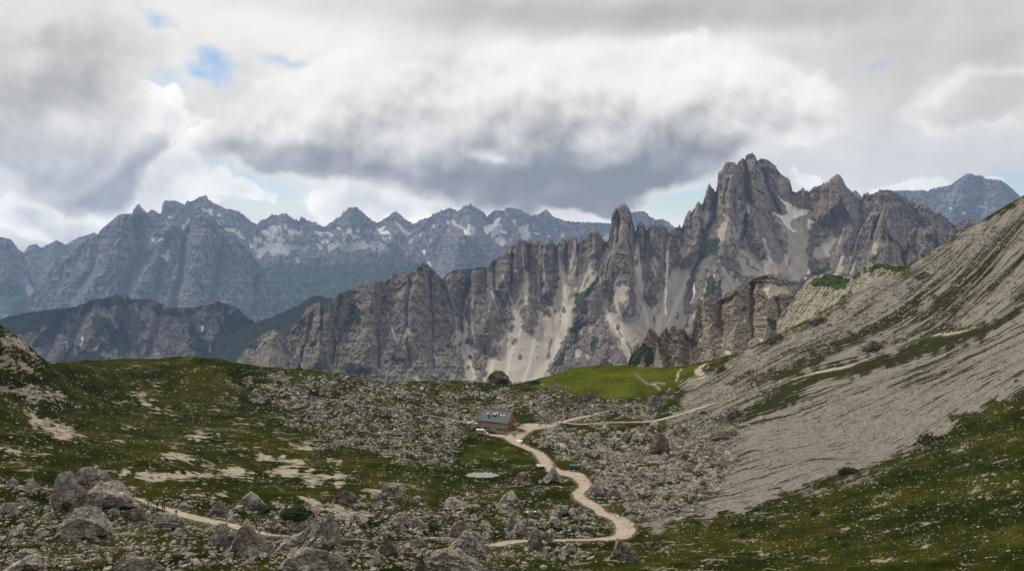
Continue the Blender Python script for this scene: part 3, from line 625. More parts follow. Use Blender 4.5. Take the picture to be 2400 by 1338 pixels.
relief('mountain', parse('612,868 616,858 629,839 640,828 650,822 667,801 677,780 684,770 691,760 705,746 719,722 728,715 736,710 750,708 753,716 755,722 760,720 767,715 781,701 787,694 794,687 815,679 836,674 856,663 873,657 888,659 904,660 915,646 921,643 928,641 940,640 952,639 964,640 970,632 975,628 985,616 990,614 994,613 1003,619 1015,630 1022,638 1030,646 1036,656 1040,660 1045,650 1049,645 1057,639 1066,643 1072,639 1078,634 1085,640 1096,649 1100,648 1108,634 1117,630 1129,633 1139,633 1141,622 1145,609 1154,605 1165,606 1176,592 1184,583 1193,576 1200,577 1207,567 1213,560 1219,557 1224,560 1230,560 1236,566 1239,571 1243,563 1251,560 1260,561 1266,563 1270,569 1281,566 1288,558 1296,561 1300,569 1305,576 1314,566 1320,557 1326,560 1329,572 1332,558 1338,554 1344,558 1348,555 1351,560 1355,569 1361,560 1369,558 1375,560 1378,536 1381,533 1385,537 1390,536 1393,536 1396,535 1402,543 1409,552 1415,563 1417,569 1419,560 1420,567 1424,563 1429,554 1431,537 1433,507 1438,489 1439,487 1447,487 1451,481 1459,477 1465,477 1469,482 1475,488 1480,504 1484,524 1489,542 1491,541 1495,527 1499,521 1502,517 1505,516 1510,525 1514,537 1517,536 1523,527 1528,518 1532,515 1535,519 1540,530 1545,526 1550,528 1553,525 1559,531 1568,543 1571,543 1574,536 1583,530 1594,530 1600,530 1604,515 1610,500 1616,489 1620,500 1625,488 1629,486 1631,476 1636,471 1641,476 1646,478 1653,458 1658,437 1662,430 1668,437 1674,445 1677,451 1680,439 1683,424 1683,404 1691,398 1694,395 1700,382 1706,378 1715,379 1722,382 1726,386 1736,374 1742,369 1746,375 1749,364 1757,359 1763,358 1767,361 1772,370 1776,377 1780,372 1789,371 1797,372 1804,377 1815,386 1822,397 1830,406 1836,412 1843,415 1851,422 1855,436 1858,448 1867,450 1873,447 1878,442 1881,440 1883,436 1885,441 1888,446 1894,448 1903,443 1909,435 1917,434 1927,431 1938,428 1947,420 1952,410 1956,411 1959,407 1962,405 1965,407 1968,409 1974,417 1979,428 1988,439 1997,447 2003,457 2015,463 2018,470 2021,461 2026,453 2035,451 2039,457 2051,449 2062,445 2080,443 2093,447 2107,455 2122,464 2138,472 2145,473 2156,471 2172,476 2178,488 2192,499 2199,495 2210,501 2223,514 2228,521 2241,526 2246,523 2259,515 2268,509 2281,512 2292,523 2293,532 2310,560 2340,610'),
       [(612, 905), (1300, 905), (1640, 905), (1900, 760), (2340, 740)], [(612, 3350), (800, 3550), (1100, 3900), (1300, 4000), (1460, 3850), (1600, 4050), (1760, 4300), (1960, 4300), (2340, 4300)], 2.6, 1.75, 81, CAD, 14, 30,
       {'scree': lambda x, y: np.maximum(soft(x, y, SC, 3, 7, 16) * (1 - 0.9 * sm(fbm(x / 13 + y / 60, y / 34, 140, 3), .34, .46)), chute(x, y)), 'snow': lambda x, y: soft(x, y, SNW, 1.6, 1.5, 8), 'chan': chan,
        'veg': lambda x, y: np.clip(soft(x, y, VEG, 5, 6, 12) + 0.33 * sm(ridged(x / 20 - y / 40, y / 30, 44, 2), 0.7, 0.9) * sm(y, 600, 700), 0, 1), 'warm': lambda x, y: soft(x, y, WARM, 6, 5, 12) * 0.8 + 0.12 * sm(x, 1500, 1900)},
       gullies=[(parse('1447,487 1448,530 1446,570'), 90, 3), (parse('1472,500 1474,560 1480,620'), 60, 3), (parse('1436,540 1432,600 1420,650'), 60, 3), (parse('1746,375 1751,430 1755,470 1750,510 1738,560'), 150, 6), (parse('1776,377 1772,400 1768,420'), 60, 3), (parse('1100,648 1090,700 1086,760 1098,840'), 90, 8), (parse('1300,569 1303,620'), 60, 5), (parse('1329,572 1322,620'), 50, 4),
                (parse('1417,569 1410,640 1380,690'), 110, 7), (parse('1680,451 1672,500 1650,560'), 120, 6), (parse('1489,542 1492,620 1500,700'), 110, 6), (parse('1569,543 1562,640 1560,720'), 130, 6), (parse('1235,571 1236,640'), 50, 5), (parse('1040,660 1052,700 1066,740'), 60, 5),
                (parse('1860,450 1840,470'), 60, 10), (parse('2018,470 2010,540 1990,600'), 110, 9), (parse('1640,600 1628,640 1610,700'), 60, 7), (parse('900,700 880,780 890,860'), 50, 5), (parse('800,700 780,770 790,860'), 60, 6), (parse('960,660 950,740 960,860'), 50, 5), (parse('730,740 720,800 700,860'), 50, 5),
                (parse('830,720 800,780 780,850'), 60, 5), (parse('1012,640 1010,720 1020,860'), 50, 4), (parse('1160,620 1165,680 1180,720'), 60, 5), (parse('1200,600 1196,660 1190,700'), 60, 5), (parse('1705,420 1700,480'), 40, 3), (parse('1725,440 1722,500'), 50, 3), (parse('1790,400 1800,450 1830,500'), 70, 5)],
       spurs=[(parse('1460,480 1455,560 1430,640 1380,690 1340,760'), 120, 44), (parse('1460,560 1475,640 1470,720'), 150, 36), (parse('1370,690 1400,760 1420,860'), 170, 50), (parse('1716,382 1712,480 1690,600 1660,700'), 190, 46), (parse('1765,400 1765,460 1780,560 1830,640'), 150, 30), (parse('1640,476 1640,540 1610,600'), 110, 26),
              (parse('1962,408 1965,470 1935,500'), 130, 34), (parse('1965,430 2000,520 1990,600 1950,690'), 180, 40), (parse('1535,520 1540,600 1530,690'), 110, 26), (parse('1392,540 1390,600 1385,640'), 90, 22), (parse('1288,560 1270,620 1280,680'), 90, 20), (parse('1215,560 1200,620 1160,690 1130,780'), 110, 34),
              (parse('994,615 960,700 950,800'), 90, 50), (parse('1060,645 1055,700'), 60, 18), (parse('1110,640 1120,720 1150,800'), 100, 34), (parse('790,690 760,760 740,850'), 80, 36), (parse('880,660 860,740 850,850'), 80, 40), (parse('1240,700 1244,740 1246,770'), 60, 12), (parse('1830,430 1836,500 1830,560'), 90, 18), (parse('2090,450 2080,520 2090,620'), 90, 40), (parse('2170,480 2190,540'), 70, 26)],
       sil_amp=5, serr=1.2, autos=(.82, .89, 880, 1980), needle=[(600, .25), (1030, .3), (1130, 1.0), (1420, 1.0), (1440, .3), (1480, .3), (1490, 1.0), (1640, .9), (1690, .35), (1860, .5), (1930, .9), (1975, .9), (2020, .6), (2340, .7)])
# small pyramid at its left foot
relief('mountain', parse('520,905 538,872 552,849 574,822 586,809 598,797 616,784 636,773 645,771 650,773 656,779 659,784 665,796 671,811 690,840 720,905'), 905, 3050, 2.1, 2.0, 91, CAD, 6, 20, {'veg': lambda x, y: soft(x, y, [parse('585,812 612,786 600,808 588,820')], 4, 4)},
       spurs=[(parse('646,773 640,820 620,870'), 60, 30)], sil_amp=3)
# lit towers in front, right
relief('mountain', parse('1940,720 1960,690 1985,650 1999,600 2008,560 2017,537 2030,519 2037,503 2041,498 2046,497 2057,498 2060,503 2062,497 2066,495 2071,497 2075,503 2077,512 2080,525 2082,537 2084,552 2095,557 2107,571 2118,586 2124,588 2127,565 2127,550 2131,540 2136,537 2142,533 2148,536 2158,530 2163,535 2172,533 2183,528 2187,532 2190,545 2192,555 2200,570 2207,577 2213,560 2219,553 2228,540 2241,532 2250,524 2259,517 2268,511 2275,516 2281,514 2292,525 2293,534 2310,560 2340,610'),
       745, [(1940, 3100), (2340, 2900)], 2.0, 1.75, 95, CAD, 6, 20,
       {'scree': lambda x, y: soft(x, y, [parse('2040,590 2060,600 2055,640 2070,600 2064,580 2050,560'), parse('2112,580 2126,590 2134,620 2130,625 2118,600'), parse('1950,650 1990,630 2010,600 2000,640 1960,680')], 3, 4, 9), 'warm': lambda x, y: soft(x, y, [parse('2080,520 2085,560 2074,565 2072,530'), parse('2130,560 2136,560 2134,590'), parse('2008,570 2020,570 2016,610')], 5, 4, 9) * .8},
       gullies=[(parse('2060,500 2052,530 2046,560'), 40, 3), (parse('2076,520 2073,560'), 30, 2.5), (parse('2126,580 2118,600 2122,640'), 60, 5), (parse('2200,575 2196,600 2190,640'), 70, 5)],
       spurs=[(parse('2068,497 2064,560 2050,600'), 60, 16), (parse('2072,582 2095,600 2110,640'), 60, 26), (parse('2170,533 2170,580'), 50, 24)], sil_amp=3)
relief('mountain', parse('2030,660 2044,640 2052,615 2060,600 2066,590 2070,586 2073,575 2078,565 2081,560 2084,572 2090,568 2096,580 2104,590 2110,604 2118,618 2124,634 2134,650 2160,680'), 745, 2700, 1.8, 1.6, 97, CAD, 3, 12, {}, spurs=[(parse('2080,562 2070,610 2060,650'), 30, 16)], sil_amp=3, hf=0.7)

# ---- tan cliffs nearer to us, right of centre
relief('mountain', parse('1440,905 1460,880 1470,856 1474,842 1482,828 1492,812 1510,795 1522,768 1528,768 1534,775 1545,790 1553,775 1562,764 1568,780 1574,765 1580,760 1588,775 1596,765 1604,770 1612,785 1620,790 1626,760 1632,730 1636,712 1642,702 1652,700 1662,703 1672,708 1685,703 1700,690 1716,679 1735,667 1752,660 1760,655 1775,648 1786,644 1800,643 1815,645 1830,652 1845,663 1856,676 1864,690 1868,705 1874,720 1880,735 1886,712 1892,700 1904,690 1930,700 1990,720 2060,760'),
       905, [(1440, 1250), (1640, 1350), (1800, 1400), (2060, 1300)], 1.0, 1.75, 101, NEAR, 6, 8,
       {'veg': lambda x, y: np.clip(soft(x, y, [parse('1756,660 1775,647 1805,644 1800,650 1780,662 1762,668'), parse('1474,845 1495,815 1512,800 1518,820 1500,850 1480,870'), parse('1510,820 1530,815 1532,850 1520,860 1505,840'), parse('1690,705 1730,680 1718,700 1700,715'), parse('1800,740 1820,750 1812,775 1800,770'), parse('1735,720 1750,718 1745,730')], 5, 5, 12) + .1, 0, 1),
        'scree': lambda x, y: soft(x, y, [parse('1790,660 1850,672 1862,690 1830,690 1800,700 1790,680'), parse('1870,725 1882,740 1880,780 1872,790 1866,760'), parse('1540,800 1555,860 1540,905 1530,860'), parse('1580,830 1600,860 1590,905 1576,880')], 4, 5, 12) * .8},
       gullies=[(parse('1764,665 1762,720 1765,790'), 22, 5), (parse('1690,710 1684,760 1700,820'), 14, 7), (parse('1640,720 1650,800 1650,870'), 12, 7), (parse('1545,790 1548,840 1540,900'), 10, 8), (parse('1820,700 1830,760'), 20, 4), (parse('1610,790 1600,850'), 8, 8)],
       spurs=[(parse('1800,645 1800,720 1790,800'), 30, 40), (parse('1720,680 1726,760 1710,840'), 34, 36), (parse('1655,702 1664,780 1670,860'), 30, 28), (parse('1525,768 1515,830 1500,890'), 26, 30), (parse('1590,765 1588,840'), 20, 24)], sil_amp=0.2, hf=0.5, serr=1.0, autos=(.80, .90, 1380, 1960), needle=.35)
# grass-topped ribbed ridge
m, b = new_mat('ribbed_limestone'); RIB = m; p = pos()
n3 = noise(p, 0.06, 7, 0.65); ribs = attr('rib')
c = mix(sstep(ribs + (n3 - 0.5) * 0.6, 0.35, 0.6), (0.30, 0.27, 0.195), (0.05, 0.055, 0.025))
c = mix(sstep(n3, 0.35, 0.6) * 0.3, c, (0.42, 0.38, 0.30))
c = mix(sstep(attr('veg') + (n3 - 0.5) * 0.7, 0.42, 0.58), c, mix(sstep(noise(p, 0.04, 5), 0.4, 0.6), (0.035, 0.062, 0.012), (0.062, 0.09, 0.02)))
setc(b, c, 0.95); bump(b, n3 + ribs * -0.4, 4)
relief('hills', parse('1820,745 1850,716 1866,690 1880,672 1893,656 1905,648 1920,643 1940,642 1962,645 1985,648 1998,652 2008,640 2018,630 2030,625 2044,620 2056,617 2070,618 2090,620 2108,622 2124,628 2150,640 2200,680 2260,700'),
       905, [(1820, 1050), (2260, 900)], 1.15, 1.75, 103, RIB, 0, 5,
       {'veg': lambda x, y: np.clip(soft(x, y, [parse('1905,652 1935,642 1965,645 1995,652 1992,665 1975,675 1950,670 1925,672 1900,668'), parse('2024,630 2060,616 2125,624 2110,636 2070,630 2040,634'), parse('1996,652 2015,638 2035,634 2010,648'), parse('1936,672 1990,662 1980,676')], 4, 5, 14), 0, 1),
        'rib': lambda x, y: sm(ridged((x + 0.75 * y + 8 * fbm(x / 40, y / 40, 2, 3)) / 17, (y - 0.6 * x) / 120, 8, 2), 0.70, 0.9)}, hf=0.6, serr=0.6)
# ------------------------------------------------------------------ foreground ground
CTRL = '''0,1338,168 600,1338,163 1200,1338,186 1800,1338,190 2400,1338,158 -200,1338,165 2600,1338,150
0,1120,225 300,1180,222 640,1258,190 1030,1258,232 1200,1262,240 1440,1262,248 300,1270,190 900,1300,195 1000,1200,268 700,1180,245
1440,1205,272 1800,1210,262 2000,1190,250 2200,1190,225 2400,1150,215 2600,1120,200 2200,1060,280 2400,1000,280 2600,960,260
0,1060,262 300,1100,268 700,1110,300 1000,1110,318 1130,1112,330 1290,1110,330 1345,1092,340 1560,1110,325 1700,1100,318 1900,1090,300 2100,1060,310
-200,1060,250 -200,900,300 0,1000,298 300,1000,350 600,1000,385 900,1000,410 1170,1012,430 1200,1022,420 1300,992,445 1400,980,460 1540,985,440 1560,1050,385 1700,1000,375
0,900,345 150,920,410 300,900,440 600,920,450 900,950,460 1100,960,480 1300,940,495 1500,945,500
1900,1000,352 2100,960,345 2300,960,310 2400,880,320 2600,860,300 2200,880,365 2000,900,385 1850,890,420 1700,940,430 1620,930,480
2400,780,375 2600,740,350 2200,780,430 2000,800,455 1850,820,470 1750,860,480
2400,640,430 2600,560,410 2200,680,465 2050,720,480
2400,470,478 2600,370,470 2240,562,500 2100,640,515 2000,690,520 1900,745,525 1800,795,528 1720,830,530 1645,858,532
-200,750,330 -100,766,345 0,792,360 60,814,390 140,850,430 200,848,455 300,846,470 400,845,478 470,840,480 560,855,488 700,870,505 800,880,518 900,893,535 1000,894,545 1100,895,560 1210,905,560
1250,893,575 1300,880,590 1340,862,605 1400,857,612 1460,857,612 1520,865,600 1600,865,580
1400,930,520 1500,925,515 1300,915,530 1590,905,520
1168,897,545'''
cp = np.array([[float(v) for v in q.split(',')] for q in CTRL.split()])
cx_, cy_, cz_ = at(cp[:, 0], cp[:, 1], cp[:, 2])
# beyond the crest the ground falls away out of sight
CREST = np.array([[float(v) for v in q.split(',')] for q in '-200,750,330 0,792,360 140,850,430 300,846,470 470,840,480 700,870,505 900,893,535 1100,895,560 1250,893,575 1340,862,605 1460,857,612 1600,865,580 1645,858,532 1800,795,528 2000,690,520 2240,562,500 2400,470,478 2600,370,470'.split()])
ex, ey, ez = [], [], []
for (px, py, D) in CREST:
    for k, dr in ((70, 16), (190, 110), (330, 260)):
        x, y, z = at(px, py, D + k); ex.append(float(x)); ey.append(float(y)); ez.append(float(z) - dr)
for (x, y, z) in ((0, 0, -4), (-60, 0, -5), (60, 0, -3), (140, 0, 6), (-140, 0, -10), (0, 50, -34), (-60, 60, -36), (60, 60, -34), (140, 60, -20), (-140, 70, -36), (0, 105, -56), (-60, 105, -56), (60, 110, -54), (130, 100, -42), (-140, 110, -52)):
    ex.append(x); ey.append(y); ez.append(z)
KX = np.concatenate([cx_, ex]); KY = np.concatenate([cy_, ey]); KZ = np.concatenate([cz_, ez])


def _tps(X_, Y_, Z_, lam):
    n = len(X_); r2 = (X_[:, None] - X_) ** 2 + (Y_[:, None] - Y_) ** 2
    K = 0.5 * r2 * np.log(r2 + 1e-9) + lam * np.eye(n)
    Pm = np.stack([np.ones(n), X_, Y_], 1); A = np.block([[K, Pm], [Pm.T, np.zeros((3, 3))]])
    return np.linalg.solve(A, np.concatenate([Z_, np.zeros(3)]))


TW = _tps(KX / 100, KY / 100, KZ, 0.0015)


def zbase(x, y):
    x = np.asarray(x, float) / 100; y = np.asarray(y, float) / 100
    o = TW[-3] + TW[-2] * x + TW[-1] * y
    for i in range(len(KX)):
        r2 = (x - KX[i] / 100) ** 2 + (y - KY[i] / 100) ** 2
        o = o + TW[i] * 0.5 * r2 * np.log(r2 + 1e-9)
    return o


def spline(pts, n=12):
    """Catmull-Rom through pixel points"""
    P_ = np.array(pts, float); P_ = np.vstack([2 * P_[0] - P_[1], P_, 2 * P_[-1] - P_[-2]]); o = []
    for i in range(1, len(P_) - 2):
        t = np.linspace(0, 1, n, endpoint=False)[:, None]; a, b, c, d = P_[i - 1], P_[i], P_[i + 1], P_[i + 2]
        o.append(0.5 * ((2 * b) + (c - a) * t + (2 * a - 5 * b + 4 * c - d) * t ** 2 + (3 * b - a - 3 * c + d) * t ** 3))
    o.append(P_[-2][None]); return np.concatenate(o)


# column / row grid in plan: rows are distances, columns fan out
cols_ = np.arange(-330, 2730, 3.6); TX = (cols_ - 1200) / F0
rows_ = [0.0, 25, 50, 75, 95, 110, 122]
d_ = 130.0
while d_ < 640: rows_.append(d_); d_ += max(0.38, 2.5 * d_ * d_ / 190000.0)
rows_ += [650, 670, 700, 740, 790, 850]; RW = np.array(rows_)
GX = TX[None, :] * np.maximum(RW, 130)[:, None]; GY = np.repeat(RW[:, None], len(TX), 1)


def lattice_eval(f, x0, x1, y0, y1, st):
    gx = np.arange(x0, x1 + st, st); gy = np.arange(y0, y1 + st, st); A, B = np.meshgrid(gx, gy); Z_ = f(A, B)
    def g(x, y):
        u = np.clip((np.asarray(x, float) - x0) / st, 0, len(gx) - 1.001); v = np.clip((np.asarray(y, float) - y0) / st, 0, len(gy) - 1.001)
        i, j = u.astype(int), v.astype(int); a, b = u - i, v - j; a = a * a * (3 - 2 * a) * 0.0 + a
        return (Z_[j, i] * (1 - a) + Z_[j, i + 1] * a) * (1 - b) + (Z_[j + 1, i] * (1 - a) + Z_[j + 1, i + 1] * a) * b
    return g


zb = lattice_eval(zbase, -760, 760, -10, 870, 4.0)


class Caster:
    """finds the ground point seen at a pixel"""
    def __init__(s, zf):
        s.c = np.arange(-340, 2745, 6.0); s.r = np.concatenate([np.arange(125, 640, 1.0)])
        A = ((s.c - 1200) / F0)[None, :] * s.r[:, None]; B = np.repeat(s.r[:, None], len(s.c), 1)
        z = zf(A, B)
        f = B * CP - z * SP; s.PX = 1200 + F0 * A / f
        s.py = np.minimum.accumulate(669 - F0 * (B * SP + z * CP) / f, 0)
        s.zf = zf

    def __call__(s, px, py):
        px = np.atleast_1d(np.asarray(px, float)); py = np.atleast_1d(np.asarray(py, float))
        D = np.empty(len(px)); ok = np.ones(len(px), bool); x = np.empty(len(px))
        for it in range(len(px)):
            q = px[it]
            j = int(round((q - s.c[0]) / 6.0))
            for _ in range(3):
                j = min(max(j, 0), len(s.c) - 1); col = s.py[:, j]; i = int(np.searchsorted(-col, -py[it]))
                if i >= len(col): ok[it] = False; i = len(col) - 1
                j += int(round((q - s.PX[min(i, len(col) - 1), j]) / 6.0))
            j = min(max(j, 0), len(s.c) - 1); col = s.py[:, j]; i = int(np.clip(np.searchsorted(-col, -py[it]), 1, len(col) - 1))
            a, b = col[i - 1], col[i]; t = 0 if a - b < 1e-6 else np.clip((a - py[it]) / (a - b), 0, 1)
            D[it] = s.r[i - 1] + t
            px_, _, _ = at(q, py[it], D[it]); x[it] = px_
        return x, D, s.zf(x, D), ok


cast0 = Caster(zb)

# paths: pixel centre line, half width in metres along it
PATHS = [
    ([(1196, 1028), (1212, 1040), (1240, 1052), (1262, 1062), (1276, 1078), (1288, 1096), (1312, 1108), (1345, 1112), (1362, 1124), (1372, 1140), (1356, 1155), (1362, 1168), (1382, 1180), (1402, 1195), (1414, 1206), (1440, 1212), (1462, 1228), (1464, 1248), (1448, 1260), (1400, 1264), (1340, 1265), (1290, 1266), (1255, 1268), (1220, 1268), (1190, 1272), (1160, 1278), (1120, 1274), (1060, 1262), (1010, 1260), (960, 1266), (900, 1268), (840, 1264), (780, 1262), (720, 1262), (660, 1256), (620, 1252), (560, 1236), (520, 1226), (470, 1216), (430, 1206), (395, 1194), (350, 1182), (320, 1168), (270, 1158), (200, 1152), (120, 1146), (40, 1140), (-60, 1136), (-200, 1132)],
     [2.8, 2.6, 2.4, 2.5, 2.6, 2.4, 3.0, 3.4, 2.6, 2.3, 2.0, 2.2, 2.4, 2.2, 1.9, 2.6, 3.0, 2.9, 2.2, 1.3, 1.1, 1.2, 1.3, 1.4, 1.8, 1.6, .2, .3, .6, -.1, -.2, .4, -.1, .3, .9, 1.4, 1.6, 1.9, 2.0, 1.9, 1.2, .9, .8, .8, .7, .7, .9, 1.0, 1.0], 'pale gravel path'),
    ([(1320, 990), (1360, 994), (1420, 990), (1480, 989), (1530, 987), (1575, 976), (1620, 962), (1660, 950), (1700, 938), (1740, 925), (1790, 908), (1840, 893), (1880, 883), (1930, 870), (1975, 862), (2010, 850), (2060, 832), (2110, 812), (2160, 795), (2200, 784), (2240, 781), (2290, 768), (2350, 752), (2420, 735), (2560, 700)],
     [.8, .9, .9, 1.0, 1.7, 2.0, 1.8, 1.2, .4, .1, .1, .3, .9, 1.8, 2.2, .8, .1, -.3, -.2, 1.0, 1.4, .1, -.6, -.6, -.6], ''),
    ([(1300, 992), (1330, 986), (1360, 978), (1385, 974), (1400, 968), (1420, 964)], [2.0, 1.7, 1.4, 1.2, .9, .5], ''),
    ([(1110, 994), (1090, 990), (1060, 984), (1030, 978), (1000, 972)], [1.4, 1.0, .8, .6, .4], ''),
    ([(1655, 853), (1645, 858), (1637, 868), (1640, 876), (1652, 878)], [.7, 1.6, 2.2, 1.6, .6], ''),
    ([(1652, 884), (1635, 889), (1615, 894)], [.8, .7, .5], ''),
    ([(1598, 866), (1590, 872), (1588, 884), (1584, 894)], [.4, .45, .45, .3], ''),
    ([(1530, 900), (1540, 906), (1546, 914)], [.3, .5, .4], ''),
    ([(1490, 878), (1520, 900), (1538, 897), (1560, 900)], [.25, .3, .3, .2], '')]
YARD = parse('1122,1012 1150,1016 1188,1019 1200,1014 1212,1002 1226,993 1240,992 1262,993 1290,995 1306,990 1312,995 1300,999 1270,1004 1250,1008 1236,1016 1226,1026 1214,1034 1208,1040 1196,1034 1186,1028 1170,1024 1148,1020 1128,1016')
PLN = []
for pts, wd, _ in PATHS:
    q = spline([(a, b, w) for (a, b), w in zip(pts, wd)], 8)
    x, y, z, ok = cast0(q[:, 0], q[:, 1]); PLN.append((np.stack([x, y], 1)[ok], q[ok, 2]))
yx, yy, yz, _ = cast0([q[0] for q in YARD], [q[1] for q in YARD]); YW = np.stack([yx, yy], 1)


def path_sdf(x, y):
    o = np.full(np.shape(x), 1e3)
    for L, w in PLN:
        lo, hi = L.min(0) - 14, L.max(0) + 14; s = (x > lo[0]) & (x < hi[0]) & (y > lo[1]) & (y < hi[1])
        if s.any():
            d, v = line_dist(x[s], y[s], L, w); o[s] = np.minimum(o[s], d - v)
    s = (np.abs(x) < 90) & (y > 380) & (y < 520)
    if s.any(): o[s] = np.minimum(o[s], poly_sdf(x[s], y[s], YW))
    return o


# level places: the hut's platform and the pond
HUT_PX = (1187, 1015.5)
hx, hy, hz, _ = cast0([HUT_PX[0]], [HUT_PX[1]]); HUT = np.array([hx[0], hy[0], hz[0]])
TH = math.radians(27); HL, HW = 15.0, 11.3
eu = np.array([-math.cos(TH), math.sin(TH)]); ev = np.array([math.sin(TH), math.cos(TH)])      # along the long wall, along the gable
HCOR = [HUT[:2], HUT[:2] + eu * HL, HUT[:2] + eu * HL + ev * HW, HUT[:2] + ev * HW]
px_, py_, pz_, _ = cast0([1131], [1112]); POND = np.array([px_[0], py_[0], pz_[0]])


def micro(x, y):
    px, py = to_pix(x, y, zb(x, y))
    left = 1 - sm(px, 1250, 1500)
    tal = sm(px - (1500 + (1225 - py) * 1.0), -150, 150)
    m_ = 2.2 * fbm(x / 34, y / 46, 301, 4) * (0.45 + 0.75 * left) * (1 - 0.7 * tal)
    m_ += 0.75 * fbm(x / 9, y / 13, 302, 4) + 0.22 * fbm(x / 2.6, y / 3.4, 303, 3)
    m_ += left * 1.5 * (ridged(x / 40 + 3, y / 16, 304, 3) - 0.5)
    m_ += tal * 0.5 * fbm((y + 0.35 * x) / 3.2, x / 30, 305, 3)
    return m_


def zfull(x, y):
    x = np.asarray(x, float); y = np.asarray(y, float)
    s = path_sdf(x, y); k = sm(s, -0.5, 5.0)
    z = zb(x, y) + micro(x, y) * (0.06 + 0.94 * k) * sm(y, 60, 130)
    near = (np.abs(x - HUT[0] + 6) < 40) & (np.abs(y - HUT[1] - 6) < 40)
    if near.any():
        f = 1 - sm(poly_sdf(x[near], y[near], HCOR), 1.0, 9.0)
        z[near] = z[near] * (1 - f) + HUT[2] * f
    f = 1 - sm(np.hypot((x - POND[0]) / 7.5, (y - POND[1]) / 5.5), 0.85, 1.3)
    z = z * (1 - f) + (POND[2] - 0.35) * f
    return z


zg = lattice_eval(zfull, -300, 400, 120, 640, 0.8)
GZ = zfull(GX, GY)
cast = Caster(zg)
GPX, GPY = to_pix(GX, GY, GZ)
GPX, GPY = np.clip(GPX, -900, 3300), np.clip(GPY, 0, 3000)

# --- what grows or lies where, as slow masks; fine detail is left to the material
TALUS = [parse('2420,465 2240,562 2100,640 2000,690 1900,745 1800,795 1720,830 1655,880 1600,905 1560,945 1620,955 1540,1000 1560,1040 1640,1060 1690,1120 1560,1195 1490,1215 1530,1245 1640,1215 1800,1170 1950,1120 2060,1090 2200,1010 2300,960 2420,900 2800,800 2800,300')]
BARE = [parse(s) for s in ('10,775 60,800 110,835 70,840 20,815 0,800', '0,820 60,850 90,870 20,870 0,860', '900,1060 960,1055 980,1066 920,1072', '1000,1180 1080,1175 1120,1185 1040,1192', '430,1150 520,1160 500,1170 440,1165', '235,1108 290,1098 400,1105 480,1100 560,1120 600,1118 560,1110 420,1125 300,1120', '470,1090 560,1095 620,1120 540,1122', '620,1105 660,1095 700,1095 770,1108 820,1115 760,1128 690,1122 640,1118', '690,1128 780,1130 840,1128 800,1140 720,1138', '840,1135 900,1145 900,1160 860,1150',
                           '300,915 360,930 380,960 420,985 380,975 340,950 310,930', '385,945 415,975 400,980', '430,1020 470,1012 510,1020 480,1034 440,1034', '380,1060 430,1055 480,1078 450,1082 390,1078', '540,1040 600,1045 580,1055 545,1055', '680,1040 740,1038 760,1050 720,1062 690,1056', '760,1070 800,1078 790,1090',
                           '600,1065 700,1075 720,1090 640,1085', '0,900 80,905 160,930 150,945 60,935 0,920', '60,970 140,985 200,1030 140,1035 80,1000', '700,1160 780,1180 900,1210 820,1220 740,1200', '0,1050 70,1055 100,1065 20,1062', '520,1100 580,1110 620,1122 560,1130', '560,985 600,990 620,1000 580,1000', '800,1110 840,1118 830,1124')]
STONY = [parse(s) for s in ('0,790 60,830 120,850 60,880 0,870', '560,875 700,870 900,893 1230,905 1500,940 1540,960 1300,985 1215,975 1120,985 1100,1020 1060,1090 900,1075 780,1060 700,1000 600,940', '1240,1015 1420,1000 1560,1000 1760,990 1700,1130 1560,1220 1480,1215 1400,1120 1330,1080', '-100,1150 300,1160 700,1185 1200,1180 1430,1210 1430,1260 1300,1260 1100,1255 1000,1300 800,1338 -100,1338',
                            '-100,880 100,900 170,940 120,960 -100,960', '0,1000 200,1040 150,1060 0,1040', '0,850 60,850 140,850 60,800 20,790 0,790')]
LUSH_LIT = [parse(s) for s in ('1225,900 1300,878 1340,858 1460,855 1600,862 1640,850 1630,880 1590,905 1500,935 1400,932 1330,918 1260,908', '860,955 920,950 970,965 960,980 890,975', '1100,1050 1180,1040 1240,1068 1160,1080 1090,1070')]  # first outline: sunlit meadow, its light painted into the grass colour; others lush turf
GREENT = [parse(s) for s in ('1700,895 1800,870 1900,830 2000,780 2100,735 2200,690 2120,740 2000,800 1900,860 1800,900', '1880,880 1960,850 2080,830 2200,775 2300,765 2400,730 2300,790 2150,840 2000,880', '1560,1000 1650,975 1750,955 1860,900 1880,925 1800,970 1700,1010 1600,1030', '1640,860 1720,828 1830,785 1900,745 1880,775 1800,810 1720,850 1660,878',
                             '1780,925 1830,905 1900,890 1890,920 1830,940', '1930,1120 2010,1090 2000,1105 1950,1128', '1540,1080 1640,1065 1660,1100 1600,1110', '1440,1140 1560,1130 1640,1170 1560,1180', '2200,780 2260,790 2230,800 2190,795')]
tal = soft(GPX, GPY, TALUS, 46, 26, 50) * (1 - 0.35 * soft(GPX, GPY, [parse('1480,1010 1760,1000 1720,1130 1600,1230 1470,1220')], 40, 20)); bare = soft(GPX, GPY, BARE, 16, 10, 30); stony = soft(GPX, GPY, STONY, 22, 20, 60)
lush_lit = np.maximum(soft(GPX, GPY, LUSH_LIT[:1], 6, 5, 30), 0.30 * soft(GPX, GPY, LUSH_LIT[1:], 10, 8, 30))
STRIP = [parse('1560,1010 1700,900 2000,720 2400,500 2700,400 2700,900 2400,900 2200,960 2060,900 1950,900 1800,990 1700,1010')]
strip = soft(GPX, GPY, STRIP, 50, 30, 80)
grt = soft(GPX, GPY, GREENT, 12, 16, 26)
pathm = 1 - sm(path_sdf(GX, GY), 0.0, 1.5)
at_ground = dict(strip=strip, talus=np.clip(tal, 0, 1), green=grt, bare=bare, stony=stony, lush_lit=lush_lit, edge=pathm)

m, b = new_mat('alpine_ground'); GROUND = m; p = pos()
pf = vscale(p, (1, 1, 1))
